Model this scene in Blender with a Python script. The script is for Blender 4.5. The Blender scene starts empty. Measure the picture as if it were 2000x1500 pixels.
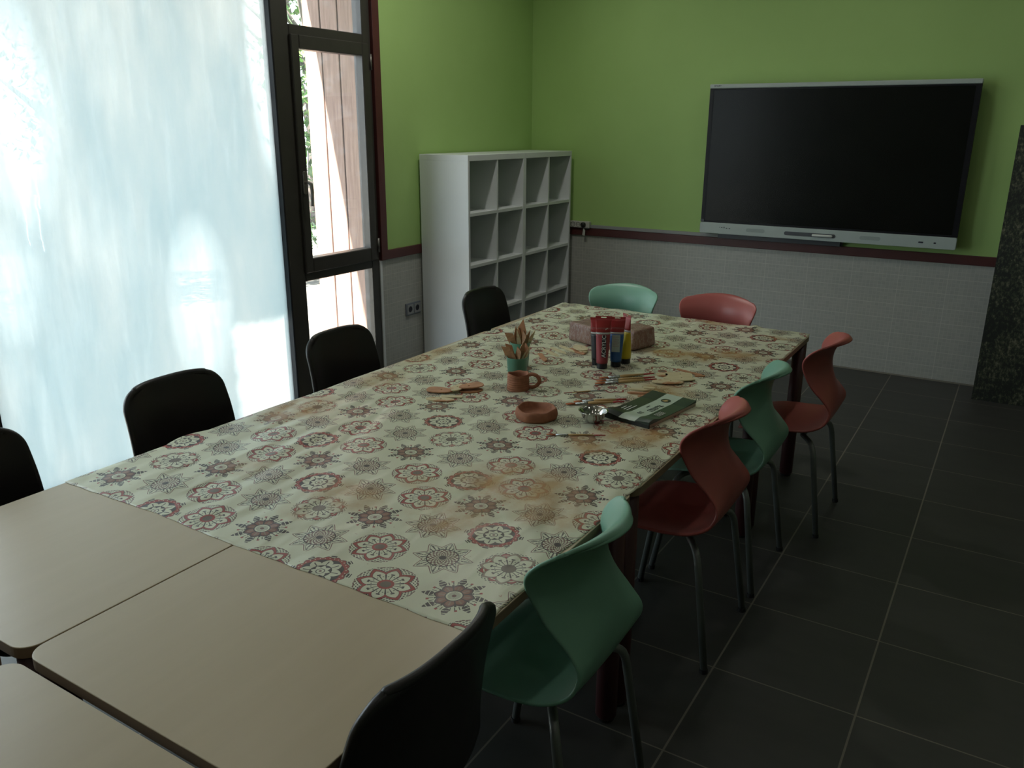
import bpy, bmesh, math, random
from mathutils import Vector, Matrix, noise
random.seed(7)
sc = bpy.context.scene
COL = sc.collection
R = math.radians
PI = math.pi

# ------------------------------------------------------------------ camera
CAM = Vector((3.5587, -1.2014, 1.6419))
YAW, PITCH, ROLL, FPX = 0.549567, -0.302896, 0.0052505, 1600.997
Fw = Vector((-math.sin(YAW)*math.cos(PITCH), math.cos(YAW)*math.cos(PITCH), math.sin(PITCH)))
Rt = Fw.cross(Vector((0, 0, 1))).normalized()
Up = Rt.cross(Fw)
Rt, Up = Rt*math.cos(ROLL)+Up*math.sin(ROLL), Up*math.cos(ROLL)-Rt*math.sin(ROLL)
cam_d = bpy.data.cameras.new('camera')
cam_d.sensor_width = 36
cam_d.lens = FPX*36/2000
cam_d.clip_start = 0.05
cam = bpy.data.objects.new('camera', cam_d)
cam.matrix_world = Matrix(((Rt.x, Up.x, -Fw.x, CAM.x), (Rt.y, Up.y, -Fw.y, CAM.y), (Rt.z, Up.z, -Fw.z, CAM.z), (0, 0, 0, 1)))
COL.objects.link(cam)
sc.camera = cam

# ------------------------------------------------------------------ light and exposure
sc.view_settings.view_transform = 'Standard'
sc.view_settings.look = 'None'
sc.view_settings.exposure = -0.16
sc.view_settings.gamma = 1.0
sc.view_settings.use_curve_mapping = False
SKY = 6.5
LAMP_W, LAMP_E = 2.2, 3.0
w = bpy.data.worlds.new('daylight')
sc.world = w
w.use_nodes = True
bg = w.node_tree.nodes['Background']
bg.inputs[0].default_value = (0.82, 0.92, 1.0, 1)
bg.inputs[1].default_value = SKY
sun_d = bpy.data.lights.new('sun', 'SUN')
sun_d.energy = 105
sun_d.color = (1.0, 0.95, 0.86)
sun_d.angle = R(0.6)
sun = bpy.data.objects.new('sun', sun_d)
SUND = Vector((1.0, 1.7, -5.6)).normalized()
sun.rotation_euler = SUND.to_track_quat('-Z', 'Y').to_euler()
sun.location = (-3, -4, 8)
COL.objects.link(sun)
def portal(y0, y1, z0, z1, x=-0.12, ry=-90):
    d = bpy.data.lights.new('portal', 'AREA')
    d.shape = 'RECTANGLE'
    d.size, d.size_y = (z1-z0), (y1-y0)
    d.cycles.is_portal = True
    o = bpy.data.objects.new('portal', d)
    o.location = (x, (y0+y1)/2, (z0+z1)/2)
    o.rotation_euler = (0, R(ry), 0)
    COL.objects.link(o)
portal(-1.45, 2.95, 0.0, 2.85)
try:
    cy = sc.cycles
    cy.use_denoising = True
    cy.max_bounces = 8
    cy.diffuse_bounces = 5
    cy.glossy_bounces = 3
    cy.transmission_bounces = 6
    cy.transparent_max_bounces = 10
    cy.sample_clamp_indirect = 4.0
    cy.caustics_reflective = False
    cy.caustics_refractive = False
except Exception:
    pass

# ------------------------------------------------------------------ material helpers
def lin(r, g, b):
    f = lambda c: (c/255/12.92) if c/255 <= 0.04045 else ((c/255+0.055)/1.055)**2.4
    return (f(r), f(g), f(b), 1)
def c4(c): return (c[0], c[1], c[2], 1)
def new_mat(name):
    m = bpy.data.materials.new(name)
    m.use_nodes = True
    return m, m.node_tree, m.node_tree.nodes['Principled BSDF']
def pset(b, **k):
    for n, v in k.items():
        b.inputs[n.replace('_', ' ')].default_value = v
def noise_tex(nt, scale, detail=4, rough=0.55, vec=None, stretch=None, coord='Object'):
    tc = nt.nodes.new('ShaderNodeTexCoord')
    src = tc.outputs[coord]
    if stretch:
        mp = nt.nodes.new('ShaderNodeMapping'); mp.inputs['Scale'].default_value = stretch
        nt.links.new(src, mp.inputs[0]); src = mp.outputs[0]
    n = nt.nodes.new('ShaderNodeTexNoise')
    n.inputs['Scale'].default_value = scale
    n.inputs['Detail'].default_value = detail
    n.inputs['Roughness'].default_value = rough
    nt.links.new(src, n.inputs['Vector'])
    return n
def ramp(nt, fac, stops):
    r = nt.nodes.new('ShaderNodeValToRGB')
    e = r.color_ramp.elements
    while len(e) < len(stops): e.new(0.5)
    for k, (p, c) in enumerate(stops):
        e[k].position = p; e[k].color = c4(c)
    nt.links.new(fac, r.inputs[0])
    return r
def bump(nt, b, h, strength=0.2, dist=0.005):
    bp = nt.nodes.new('ShaderNodeBump')
    bp.inputs['Strength'].default_value = strength
    bp.inputs['Distance'].default_value = dist
    nt.links.new(h, bp.inputs['Height'])
    nt.links.new(bp.outputs[0], b.inputs['Normal'])
def simple(name, col, rough=0.5, var=0.12, scale=30, metallic=0.0, bmp=0.0, stretch=None, spec=0.5, coat=0.0):
    m, nt, b = new_mat(name)
    n = noise_tex(nt, scale, stretch=stretch)
    lo = tuple(c*(1-var) for c in col); hi = tuple(min(1, c*(1+var)) for c in col)
    r = ramp(nt, n.outputs[0], [(0.3, lo), (0.7, hi)])
    nt.links.new(r.outputs[0], b.inputs['Base Color'])
    pset(b, Roughness=rough, Metallic=metallic)
    b.inputs['Specular IOR Level'].default_value = spec
    if coat: b.inputs['Coat Weight'].default_value = coat; b.inputs['Coat Roughness'].default_value = 0.15
    if bmp: bump(nt, b, n.outputs[0], bmp, 0.003)
    return m

class X:
    """small expression language that writes Math nodes"""
    nt = None
    def __init__(s, v): s.v = v
    @staticmethod
    def op(o, *a, clamp=False):
        n = X.nt.nodes.new('ShaderNodeMath'); n.operation = o; n.use_clamp = clamp
        for k, q in enumerate(a):
            q = q.v if isinstance(q, X) else q
            if isinstance(q, (int, float)): n.inputs[k].default_value = q
            else: X.nt.links.new(q, n.inputs[k])
        return X(n.outputs[0])
    def __add__(s, o): return X.op('ADD', s, o)
    __radd__ = __add__
    def __sub__(s, o): return X.op('SUBTRACT', s, o)
    def __rsub__(s, o): return X.op('SUBTRACT', o, s)
    def __mul__(s, o): return X.op('MULTIPLY', s, o)
    __rmul__ = __mul__
    def __truediv__(s, o): return X.op('DIVIDE', s, o)
    def __lt__(s, o): return X.op('LESS_THAN', s, o)
    def __gt__(s, o): return X.op('GREATER_THAN', s, o)
    def fmod(s, o): return X.op('FLOORED_MODULO', s, o)
    def fl(s): return X.op('FLOOR', s)
    def fr(s): return X.op('FRACT', s)
    def ab(s): return X.op('ABSOLUTE', s)
    def sin(s): return X.op('SINE', s)
    def pw(s, o): return X.op('POWER', s, o)
def near(a, b, w): return (a-b).ab() < w
def mixc(nt, fac, a, b):
    n = nt.nodes.new('ShaderNodeMix'); n.data_type = 'RGBA'; n.clamp_factor = True
    f = fac.v if isinstance(fac, X) else fac
    if isinstance(f, (int, float)): n.inputs[0].default_value = f
    else: nt.links.new(f, n.inputs[0])
    for k, q in ((6, a), (7, b)):
        if isinstance(q, tuple): n.inputs[k].default_value = c4(q)
        else: nt.links.new(q, n.inputs[k])
    return n.outputs[2]

# ------------------------------------------------------------------ object helpers
def mesh_obj(name, bm, mat, parent=None, smooth=False, loc=None):
    me = bpy.data.meshes.new(name)
    bmesh.ops.recalc_face_normals(bm, faces=bm.faces)
    bm.to_mesh(me); bm.free()
    if smooth:
        for p in me.polygons: p.use_smooth = True
    if mat: me.materials.append(mat)
    o = bpy.data.objects.new(name, me)
    COL.objects.link(o)
    if parent: o.parent = parent
    if loc is not None: o.location = loc
    return o
def tag(o, label, cat, group=None, kind=None):
    o['label'] = label; o['category'] = cat
    if group: o['group'] = group
    if kind: o['kind'] = kind
    return o
def thing(name, label, cat, loc=(0, 0, 0), rz=0, group=None):
    o = bpy.data.objects.new(name, None)
    o.empty_display_size = 0.05
    COL.objects.link(o)
    o.location = loc; o.rotation_euler = (0, 0, rz)
    return tag(o, label, cat, group)
def box(bm, x0, x1, y0, y1, z0, z1, bev=0.0, seg=2):
    m = Matrix.Translation(((x0+x1)/2, (y0+y1)/2, (z0+z1)/2)) @ Matrix.Diagonal((abs(x1-x0), abs(y1-y0), abs(z1-z0), 1))
    r = bmesh.ops.create_cube(bm, size=1, matrix=m)
    if bev:
        es = list({e for v in r['verts'] for e in v.link_edges})
        bmesh.ops.bevel(bm, geom=es, offset=bev, segments=seg, profile=0.5, affect='EDGES')
    return bm
def B(*a, **k): return box(bmesh.new(), *a, **k)
def tube(bm, pts, rad, n=10, cap=True, squash=None):
    pts = [Vector(p) for p in pts]
    if not isinstance(rad, (list, tuple)): rad = [rad]*len(pts)
    rings = []; prev = None
    for i, p in enumerate(pts):
        if i == 0: t = pts[1]-p
        elif i == len(pts)-1: t = p-pts[i-1]
        else: t = (pts[i+1]-pts[i-1])
        t.normalize()
        if prev is None:
            a = Vector((0, 0, 1)) if abs(t.z) < 0.9 else Vector((1, 0, 0))
            u = t.cross(a).normalized()
        else:
            u = (prev-t*prev.dot(t)).normalized()
        prev = u; v = t.cross(u)
        rings.append([bm.verts.new(p+(u*math.cos(2*PI*k/n)+v*math.sin(2*PI*k/n)*(squash or 1))*rad[i]) for k in range(n)])
    for i in range(len(rings)-1):
        for k in range(n):
            bm.faces.new((rings[i][k], rings[i][(k+1) % n], rings[i+1][(k+1) % n], rings[i+1][k]))
    if cap:
        bm.faces.new(rings[0][::-1]); bm.faces.new(rings[-1])
    return bm
def smooth_path(pts, n=6):
    pts = [Vector(p) for p in pts]; out = []
    for i in range(len(pts)-1):
        p0 = pts[max(0, i-1)]; p1 = pts[i]; p2 = pts[i+1]; p3 = pts[min(len(pts)-1, i+2)]
        for k in range(n):
            t = k/n
            out.append(0.5*((2*p1)+(p2-p0)*t+(2*p0-5*p1+4*p2-p3)*t*t+(3*p1-p0-3*p2+p3)*t**3))
    out.append(pts[-1])
    return out
def bend_path(pts, r=0.04, n=5):
    """polyline with rounded corners"""
    pts = [Vector(p) for p in pts]; out = [pts[0]]
    for i in range(1, len(pts)-1):
        a = (pts[i-1]-pts[i]); b = (pts[i+1]-pts[i])
        d = min(r, a.length*0.48, b.length*0.48)
        p = pts[i]+a.normalized()*d; q = pts[i]+b.normalized()*d
        for k in range(n+1):
            t = k/n
            out.append(p*(1-t)**2+pts[i]*2*t*(1-t)+q*t*t)
    out.append(pts[-1])
    return out
def lathe(bm, prof, n=32, wob=None, close=False):
    rings = []
    for (r, z) in prof:
        ring = []
        for k in range(n):
            a = 2*PI*k/n
            rr, zz = r, z
            if wob: rr, zz = wob(a, r, z)
            ring.append(bm.verts.new((rr*math.cos(a), rr*math.sin(a), zz)))
        rings.append(ring)
    for i in range(len(rings)-1):
        for k in range(n):
            bm.faces.new((rings[i][k], rings[i][(k+1) % n], rings[i+1][(k+1) % n], rings[i+1][k]))
    bm.faces.new(rings[0][::-1]); bm.faces.new(rings[-1])
    return bm
def prism(bm, outline, z0, z1, holes=(), bev=0.0):
    """flat plate of an outline (list of xy) with holes"""
    loops = [outline]+list(holes)
    es = []
    for lp in loops:
        vs = [bm.verts.new((p[0], p[1], z0)) for p in lp]
        es += [bm.edges.new((vs[i], vs[(i+1) % len(vs)])) for i in range(len(vs))]
    if holes:
        r = bmesh.ops.triangle_fill(bm, use_beauty=True, use_dissolve=False, edges=es)
        fs = [g for g in r['geom'] if isinstance(g, bmesh.types.BMFace)]
    else:
        vs = [e.verts[0] for e in es]
        fs = [bm.faces.new([bm.verts[-len(outline)+i] if False else v for i, v in enumerate(vs)])]
    ex = bmesh.ops.extrude_face_region(bm, geom=fs)
    for v in [g for g in ex['geom'] if isinstance(g, bmesh.types.BMVert)]: v.co.z = z1
    if bev:
        top = [e for e in bm.edges if abs(e.verts[0].co.z-z1) < 1e-6 and abs(e.verts[1].co.z-z1) < 1e-6 and
               sum(1 for f in e.link_faces if abs(f.normal.z) > 0.5 or True) == 2 and not all(abs(v.co.z-z1) < 1e-6 for f in e.link_faces for v in f.verts)]
        bmesh.ops.bevel(bm, geom=top, offset=bev, segments=2, profile=0.5, affect='EDGES')
    return bm
def circle(r, n=24, cx=0, cy=0, ry=None):
    return [(cx+r*math.cos(2*PI*k/n), cy+(ry or r)*math.sin(2*PI*k/n)) for k in range(n)]
def rrect(x0, x1, y0, y1, r, n=6):
    o = []
    for cx, cy, a in ((x1-r, y1-r, 0), (x0+r, y1-r, 90), (x0+r, y0+r, 180), (x1-r, y0+r, 270)):
        for k in range(n+1):
            t = R(a+90*k/n); o.append((cx+r*math.cos(t), cy+r*math.sin(t)))
    return o
def copy_tree(o, parent=None):
    c = o.copy(); COL.objects.link(c)
    if parent: c.parent = parent; c.matrix_parent_inverse = o.matrix_parent_inverse.copy()
    for ch in list(o.children): copy_tree(ch, c)
    return c
def text(name, s, size, mat, parent, loc, rot, extrude=0.0002, align='CENTER'):
    cu = bpy.data.curves.new(name, 'FONT')
    cu.body = s; cu.size = size; cu.extrude = extrude
    cu.align_x = align; cu.align_y = 'CENTER'
    cu.materials.append(mat)
    tmp = bpy.data.objects.new('tmp', cu)
    COL.objects.link(tmp)
    me = bpy.data.meshes.new_from_object(tmp.evaluated_get(bpy.context.evaluated_depsgraph_get()))
    bpy.data.objects.remove(tmp, do_unlink=True)
    if not me.materials: me.materials.append(mat)
    o = bpy.data.objects.new(name, me)
    COL.objects.link(o)
    o.parent = parent; o.location = loc; o.rotation_euler = rot
    return o

# ------------------------------------------------------------------ materials
def wall_mat():
    m, nt, b = new_mat('green_paint_over_mosaic')
    tc = nt.nodes.new('ShaderNodeTexCoord'); sep = nt.nodes.new('ShaderNodeSeparateXYZ')
    nt.links.new(tc.outputs['Object'], sep.inputs[0])
    X.nt = nt
    x, y, z = X(sep.outputs[0]), X(sep.outputs[1]), X(sep.outputs[2])
    h = x+y
    n = noise_tex(nt, 3.0)
    paint = ramp(nt, n.outputs[0], [(0.3, (0.365, 0.555, 0.180)), (0.7, (0.385, 0.580, 0.195))])
    t = 0.025
    gx = near((h/t).fr(), 0.5, 0.44); gz = near((z/t).fr(), 0.5, 0.44)
    tile = gx*gz
    bx = near((h/(t*12)).fr(), 0.5, 0.494); bz = near((z/(t*4)).fr(), 0.5, 0.48)
    sheet = bx*bz
    cell = nt.nodes.new('ShaderNodeTexWhiteNoise'); cell.noise_dimensions = '2D'
    cmb = nt.nodes.new('ShaderNodeCombineXYZ')
    nt.links.new((h/t).fl().v, cmb.inputs[0]); nt.links.new((z/t).fl().v, cmb.inputs[1])
    nt.links.new(cmb.outputs[0], cell.inputs['Vector'])
    tc1 = mixc(nt, X(cell.outputs[0]), (0.39, 0.395, 0.365), (0.43, 0.435, 0.40))
    tcol = mixc(nt, tile, (0.47, 0.47, 0.43), tc1)
    tcol = mixc(nt, sheet, (0.53, 0.53, 0.48), tcol)
    up = z > 0.83
    col = mixc(nt, up, tcol, paint.outputs[0])
    nt.links.new(col, b.inputs['Base Color'])
    rg = up*0.35+0.35
    nt.links.new(rg.v, b.inputs['Roughness'])
    hgt = tile*(1-up)
    bump(nt, b, hgt.v, 0.25, 0.001)
    return m
M = {}
M['wall'] = wall_mat()
M['plain_wall'] = simple('pale_wall', (0.30, 0.36, 0.20), 0.7, 0.05, 3)
M['dark_wall'] = simple('dark_side_wall', (0.22, 0.25, 0.17), 0.8, 0.05, 3)
M['ceiling'] = simple('ceiling_paint', (0.45, 0.45, 0.42), 0.8, 0.04, 3)
def floor_mat():
    m, nt, b = new_mat('dark_floor_tiles')
    tc = nt.nodes.new('ShaderNodeTexCoord'); sep = nt.nodes.new('ShaderNodeSeparateXYZ')
    nt.links.new(tc.outputs['Object'], sep.inputs[0]); X.nt = nt
    x, y = X(sep.outputs[0]), X(sep.outputs[1])
    u = (x-2.7322)/0.4275; v = (y-0.8246)/0.4314
    g = near((u-0.5).fr(), 0.5, 0.493)*near((v-0.5).fr(), 0.5, 0.4945)
    wn = nt.nodes.new('ShaderNodeTexWhiteNoise'); wn.noise_dimensions = '2D'
    cmb = nt.nodes.new('ShaderNodeCombineXYZ')
    nt.links.new(u.fl().v, cmb.inputs[0]); nt.links.new(v.fl().v, cmb.inputs[1]); nt.links.new(cmb.outputs[0], wn.inputs['Vector'])
    n = noise_tex(nt, 4, 6, 0.6, stretch=(1, 2.5, 1))
    c1 = ramp(nt, n.outputs[0], [(0.25, (0.044, 0.045, 0.041)), (0.75, (0.062, 0.062, 0.056))])
    c2 = mixc(nt, X(wn.outputs[0])*0.3, c1.outputs[0], (0.046, 0.047, 0.043))
    col = mixc(nt, g, (0.20, 0.18, 0.15), c2)
    nt.links.new(col, b.inputs['Base Color'])
    pset(b, Roughness=0.5)
    bump(nt, b, g.v, 0.2, 0.001)
    return m
M['floor'] = floor_mat()
M['red_trim'] = simple('oxblood_trim', (0.085, 0.022, 0.020), 0.45, 0.1, 8)
M['frame'] = simple('dark_bronze_window_frame', (0.042, 0.038, 0.032), 0.4, 0.08, 10)
M['gasket'] = simple('black_gasket', (0.01, 0.01, 0.015), 0.6, 0.05, 10)
M['handle'] = simple('brushed_handle', (0.32, 0.29, 0.26), 0.3, 0.08, 20, metallic=0.8)
M['hinge'] = simple('hinge_metal', (0.2, 0.19, 0.17), 0.35, 0.08, 20, metallic=0.7)
M['steel'] = simple('steel_tube_paint', (0.16, 0.175, 0.165), 0.38, 0.12, 12, metallic=0.3)
M['foot'] = simple('rubber_foot_black', (0.01, 0.01, 0.01), 0.7, 0.1, 10)
M['mint'] = simple('mint_plastic', (0.185, 0.375, 0.275), 0.36, 0.04, 6)
M['coral'] = simple('coral_plastic', (0.395, 0.100, 0.088), 0.36, 0.04, 6)
M['black_plastic'] = simple('black_plastic', (0.012, 0.011, 0.011), 0.38, 0.1, 10)
M['maroon'] = simple('maroon_table_leg', (0.050, 0.012, 0.012), 0.4, 0.12, 8)
M['white'] = simple('white_melamine', (0.72, 0.75, 0.76), 0.42, 0.02, 4)
M['silver'] = simple('silver_bezel', (0.40, 0.46, 0.44), 0.4, 0.03, 8)
M['grille'] = simple('speaker_grille', (0.30, 0.35, 0.335), 0.6, 0.06, 200)
M['bezel'] = simple('black_bezel', (0.006, 0.006, 0.009), 0.4, 0.1, 8, spec=0.25)
M['screen'] = simple('screen_glass', (0.004, 0.005, 0.004), 0.26, 0.1, 3, spec=0.18)
M['slot'] = simple('pen_slot_grey', (0.06, 0.065, 0.075), 0.4, 0.1, 10)
M['port'] = simple('port_dark', (0.01, 0.01, 0.02), 0.5, 0.1, 10)
M['trunking'] = simple('grey_trunking', (0.30, 0.31, 0.31), 0.5, 0.05, 8)
M['socket'] = simple('socket_grey', (0.17, 0.19, 0.22), 0.4, 0.05, 8)
M['socket_white'] = simple('socket_white', (0.50, 0.50, 0.45), 0.4, 0.05, 8)
M['terracotta'] = simple('dried_red_clay', (0.300, 0.120, 0.062), 0.8, 0.16, 45, bmp=0.5)
M['cup'] = simple('turquoise_plastic_cup', (0.105, 0.300, 0.215), 0.3, 0.04, 8)
M['chrome'] = simple('polished_steel', (0.62, 0.62, 0.60), 0.12, 0.03, 10, metallic=1.0)
M['tool'] = simple('clay_stained_wood', (0.330, 0.170, 0.075), 0.6, 0.28, 22, stretch=(1, 1, 4))
def stained_wood():
    m, nt, b = new_mat('boxwood_with_clay_smears')
    n = noise_tex(nt, 18, 3)
    r = ramp(nt, n.outputs[0], [(0.0, (0.56, 0.47, 0.27)), (0.50, (0.60, 0.50, 0.30)), (0.58, (0.42, 0.20, 0.09))])
    nt.links.new(r.outputs[0], b.inputs['Base Color']); pset(b, Roughness=0.55)
    return m
M['boxwood'] = stained_wood()
M['pale_wood'] = simple('pale_boxwood', (0.58, 0.50, 0.30), 0.5, 0.1, 20, stretch=(1, 4, 1))
M['red_wood'] = simple('clay_reddened_wood', (0.42, 0.20, 0.095), 0.6, 0.16, 26)
M['brush_wood'] = simple('brush_handle_wood', (0.50, 0.33, 0.14), 0.35, 0.1, 20)
M['brush_red'] = simple('brush_red_end', (0.33, 0.035, 0.028), 0.35, 0.1, 20)
M['ferrule'] = simple('ferrule', (0.5, 0.54, 0.54), 0.25, 0.05, 20, metallic=0.8)
M['bristle'] = simple('orange_bristles', (0.34, 0.10, 0.025), 0.7, 0.2, 80)
M['tube_red'] = simple('crimson_header', (0.30, 0.022, 0.022), 0.4, 0.05, 10)
M['tube_magenta'] = simple('carmine_tube', (0.28, 0.040, 0.050), 0.4, 0.05, 10)
M['tube_black'] = simple('black_tube', (0.010, 0.010, 0.013), 0.4, 0.05, 10)
M['tube_blue'] = simple('blue_tube', (0.015, 0.085, 0.27), 0.4, 0.05, 10)
M['tube_yellow'] = simple('yellow_tube', (0.55, 0.42, 0.015), 0.4, 0.05, 10)
M['band'] = simple('white_band', (0.50, 0.50, 0.47), 0.5, 0.05, 10)
M['label'] = simple('pale_label', (0.33, 0.40, 0.38), 0.6, 0.08, 60)
M['print_dark'] = simple('dark_print', (0.012, 0.012, 0.014), 0.5, 0.05, 10)
M['print_white'] = simple('white_print', (0.62, 0.64, 0.60), 0.5, 0.05, 10)
M['print_grey'] = simple('grey_print', (0.30, 0.16, 0.15), 0.5, 0.05, 10)
M['paper_black'] = simple('black_cover', (0.014, 0.020, 0.018), 0.28, 0.1, 10)
M['paper_green'] = simple('dark_green_cover', (0.024, 0.042, 0.032), 0.28, 0.1, 10)
M['paper_cream'] = simple('mint_cream_cover', (0.46, 0.54, 0.44), 0.28, 0.04, 10)
M['paper_edge'] = simple('page_edges', (0.36, 0.33, 0.25), 0.7, 0.15, 60, stretch=(1, 1, 20))
def wood_top():
    m, nt, b = new_mat('beech_laminate')
    n = noise_tex(nt, 2.2, 6, 0.6, stretch=(9, 1.0, 1))
    n2 = noise_tex(nt, 60, 4, 0.6, stretch=(6, 0.5, 1))
    r = ramp(nt, n.outputs[0], [(0.3, (0.475, 0.400, 0.270)), (0.7, (0.545, 0.460, 0.320))])
    mx = mixc(nt, X(n2.outputs[0])*0.28, r.outputs[0], (0.43, 0.345, 0.22))
    nt.links.new(mx, b.inputs['Base Color'])
    pset(b, Roughness=0.34)
    return m
M['top'] = wood_top()
M['top_edge'] = simple('beech_edge_band', (0.26, 0.185, 0.120), 0.5, 0.06, 10)
def clay_mat():
    m, nt, b = new_mat('wet_clay_in_plastic')
    n = noise_tex(nt, 9, 4)
    r = ramp(nt, n.outputs[0], [(0.3, (0.185, 0.078, 0.056)), (0.7, (0.275, 0.135, 0.095))])
    n3 = noise_tex(nt, 30, 5, 0.75, stretch=(1, 1, 0.4)); X.nt = nt
    film_glint = X.op('MULTIPLY', X.op('SUBTRACT', 0.035, (X(n3.outputs[0])-0.5).ab())*26, 0.5, clamp=True)  # highlights on the crinkled plastic wrap, painted into the colour as pale streaks
    nt.links.new(mixc(nt, film_glint, r.outputs[0], (0.46, 0.40, 0.36)), b.inputs['Base Color'])
    pset(b, Roughness=0.55)
    b.inputs['Coat Weight'].default_value = 0.8; b.inputs['Coat Roughness'].default_value = 0.12
    n2 = noise_tex(nt, 26, 5, 0.7, stretch=(1, 1, 0.5))
    bp = nt.nodes.new('ShaderNodeBump'); bp.inputs['Strength'].default_value = 1.0; bp.inputs['Distance'].default_value = 0.03
    nt.links.new(n2.outputs[0], bp.inputs['Height']); nt.links.new(bp.outputs[0], b.inputs['Coat Normal'])
    return m
M['clay'] = clay_mat()
def leaf_panel():
    m, nt, b = new_mat('dark_foliage_print')
    n = noise_tex(nt, 34, 8, 0.74, stretch=(1.6, 1, 1.0))
    n2 = noise_tex(nt, 3.2, 3, 0.6)
    X.nt = nt
    f = X(n.outputs[0])*0.72+X(n2.outputs[0])*0.40
    r = ramp(nt, f.v, [(0.0, (0.008, 0.010, 0.008)), (0.54, (0.012, 0.015, 0.012)), (0.59, (0.040, 0.050, 0.028)), (0.66, (0.16, 0.15, 0.10)), (0.76, (0.36, 0.32, 0.24))])
    nt.links.new(r.outputs[0], b.inputs['Base Color']); pset(b, Roughness=0.6)
    return m
M['foliage_print'] = leaf_panel()
def clear_glass(name, tint=(0.95, 0.97, 0.97)):
    m, nt, b = new_mat(name)
    nt.nodes.remove(b)
    out = nt.nodes['Material Output']
    t = nt.nodes.new('ShaderNodeBsdfTransparent'); t.inputs[0].default_value = c4(tint)
    g = nt.nodes.new('ShaderNodeBsdfGlossy'); g.inputs['Roughness'].default_value = 0.02
    n = noise_tex(nt, 6, 5, 0.65, stretch=(1, 1, 2.5))
    f = ramp(nt, n.outputs[0], [(0.5, (0.02,)*3), (0.85, (0.09,)*3)])
    d = nt.nodes.new('ShaderNodeBsdfTranslucent'); d.inputs[0].default_value = (0.8, 0.85, 0.9, 1)
    m1 = nt.nodes.new('ShaderNodeMixShader'); nt.links.new(f.outputs[0], m1.inputs[0])
    nt.links.new(t.outputs[0], m1.inputs[1]); nt.links.new(d.outputs[0], m1.inputs[2])
    m2 = nt.nodes.new('ShaderNodeMixShader'); m2.inputs[0].default_value = 0.05
    nt.links.new(m1.outputs[0], m2.inputs[1]); nt.links.new(g.outputs[0], m2.inputs[2])
    nt.links.new(m2.outputs[0], out.inputs[0])
    return m
M['glass'] = clear_glass('clear_window_glass')
def frosted():
    """glass brushed over with whitening: most of it scatters, thin streaks let the garden through"""
    m, nt, b = new_mat('whitewashed_window_glass')
    nt.nodes.remove(b); out = nt.nodes['Material Output']; X.nt = nt
    tc = nt.nodes.new('ShaderNodeTexCoord'); sep = nt.nodes.new('ShaderNodeSeparateXYZ')
    nt.links.new(tc.outputs['Object'], sep.inputs[0])
    y, z = X(sep.outputs[1]), X(sep.outputs[2])
    n1 = noise_tex(nt, 1.6, 7, 0.62, stretch=(1, 2.2, 0.75))
    n2 = noise_tex(nt, 5.0, 8, 0.68, stretch=(1, 3.0, 0.35))
    n3 = noise_tex(nt, 1.1, 3, 0.5, stretch=(1, 1.4, 0.6))
    cf = X(n1.outputs[0])*0.85+X.op('MULTIPLY', X.op('SUBTRACT', z, 1.2), 0.16, clamp=True)
    col = ramp(nt, cf.v, [(0.30, (0.42, 0.485, 0.50)), (0.50, (0.47, 0.515, 0.52)), (0.72, (0.55, 0.57, 0.56))])
    sc_ = nt.nodes.new('ShaderNodeBsdfTranslucent'); nt.links.new(col.outputs[0], sc_.inputs[0])
    tr = nt.nodes.new('ShaderNodeBsdfTransparent'); tr.inputs[0].default_value = (0.9, 0.94, 0.95, 1)
    # thinner whitening towards the right edge and low in the middle
    f = X(n2.outputs[0])*0.75+X(n3.outputs[0])*0.55
    f = X.op('MULTIPLY', X.op('SUBTRACT', f, 0.67), 0.6, clamp=True)
    def blob(cy, cz, ry, rz):
        a = (y-cy)/ry; c = (z-cz)/rz
        return X.op('SUBTRACT', 1.0, a*a+c*c, clamp=True)
    bl = blob(1.55, 0.75, 0.22, 0.50)*0.55+blob(0.74, 1.72, 0.20, 0.55)*0.45+blob(2.12, 2.05, 0.14, 0.75)*0.55+blob(0.62, 1.0, 0.14, 0.3)*0.3
    f = X.op('ADD', f, bl*(X(n2.outputs[0])*1.6-0.1), clamp=True)
    n4 = noise_tex(nt, 9, 4, 0.6)
    e1 = (X(n4.outputs[0])-0.5)*0.10
    low = X.op('MULTIPLY', (y+e1-1.70)*14, 1.0, clamp=True)*X.op('MULTIPLY', (0.62-z+e1)*14, 1.0, clamp=True)
    f = X.op('MAXIMUM', f+0.03, low*0.50)
    wv = noise_tex(nt, 1.0, 3, 0.6, stretch=(0.01, 0.01, 9))
    for (ly_, z0_, z1_) in ((0.70, 1.42, 2.02), (0.735, 1.45, 1.95), (0.765, 1.40, 1.93), (0.79, 1.30, 1.80), (0.72, 1.15, 1.42), (0.775, 1.12, 1.36)):
        dr = near(y+(X(wv.outputs[0])-0.5)*0.05, ly_, 0.0022)*(z > z0_)*(z < z1_)
        f = X.op('MAXIMUM', f, dr*0.62)
    f = X.op('MINIMUM', f, 0.80)
    mx = nt.nodes.new('ShaderNodeMixShader'); nt.links.new(f.v, mx.inputs[0])
    nt.links.new(sc_.outputs[0], mx.inputs[1]); nt.links.new(tr.outputs[0], mx.inputs[2])
    g = nt.nodes.new('ShaderNodeBsdfGlossy'); g.inputs['Roughness'].default_value = 0.1
    m2 = nt.nodes.new('ShaderNodeMixShader'); m2.inputs[0].default_value = 0.04
    nt.links.new(mx.outputs[0], m2.inputs[1]); nt.links.new(g.outputs[0], m2.inputs[2])
    nt.links.new(m2.outputs[0], out.inputs[0])
    return m
M['frost'] = frosted()
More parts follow.
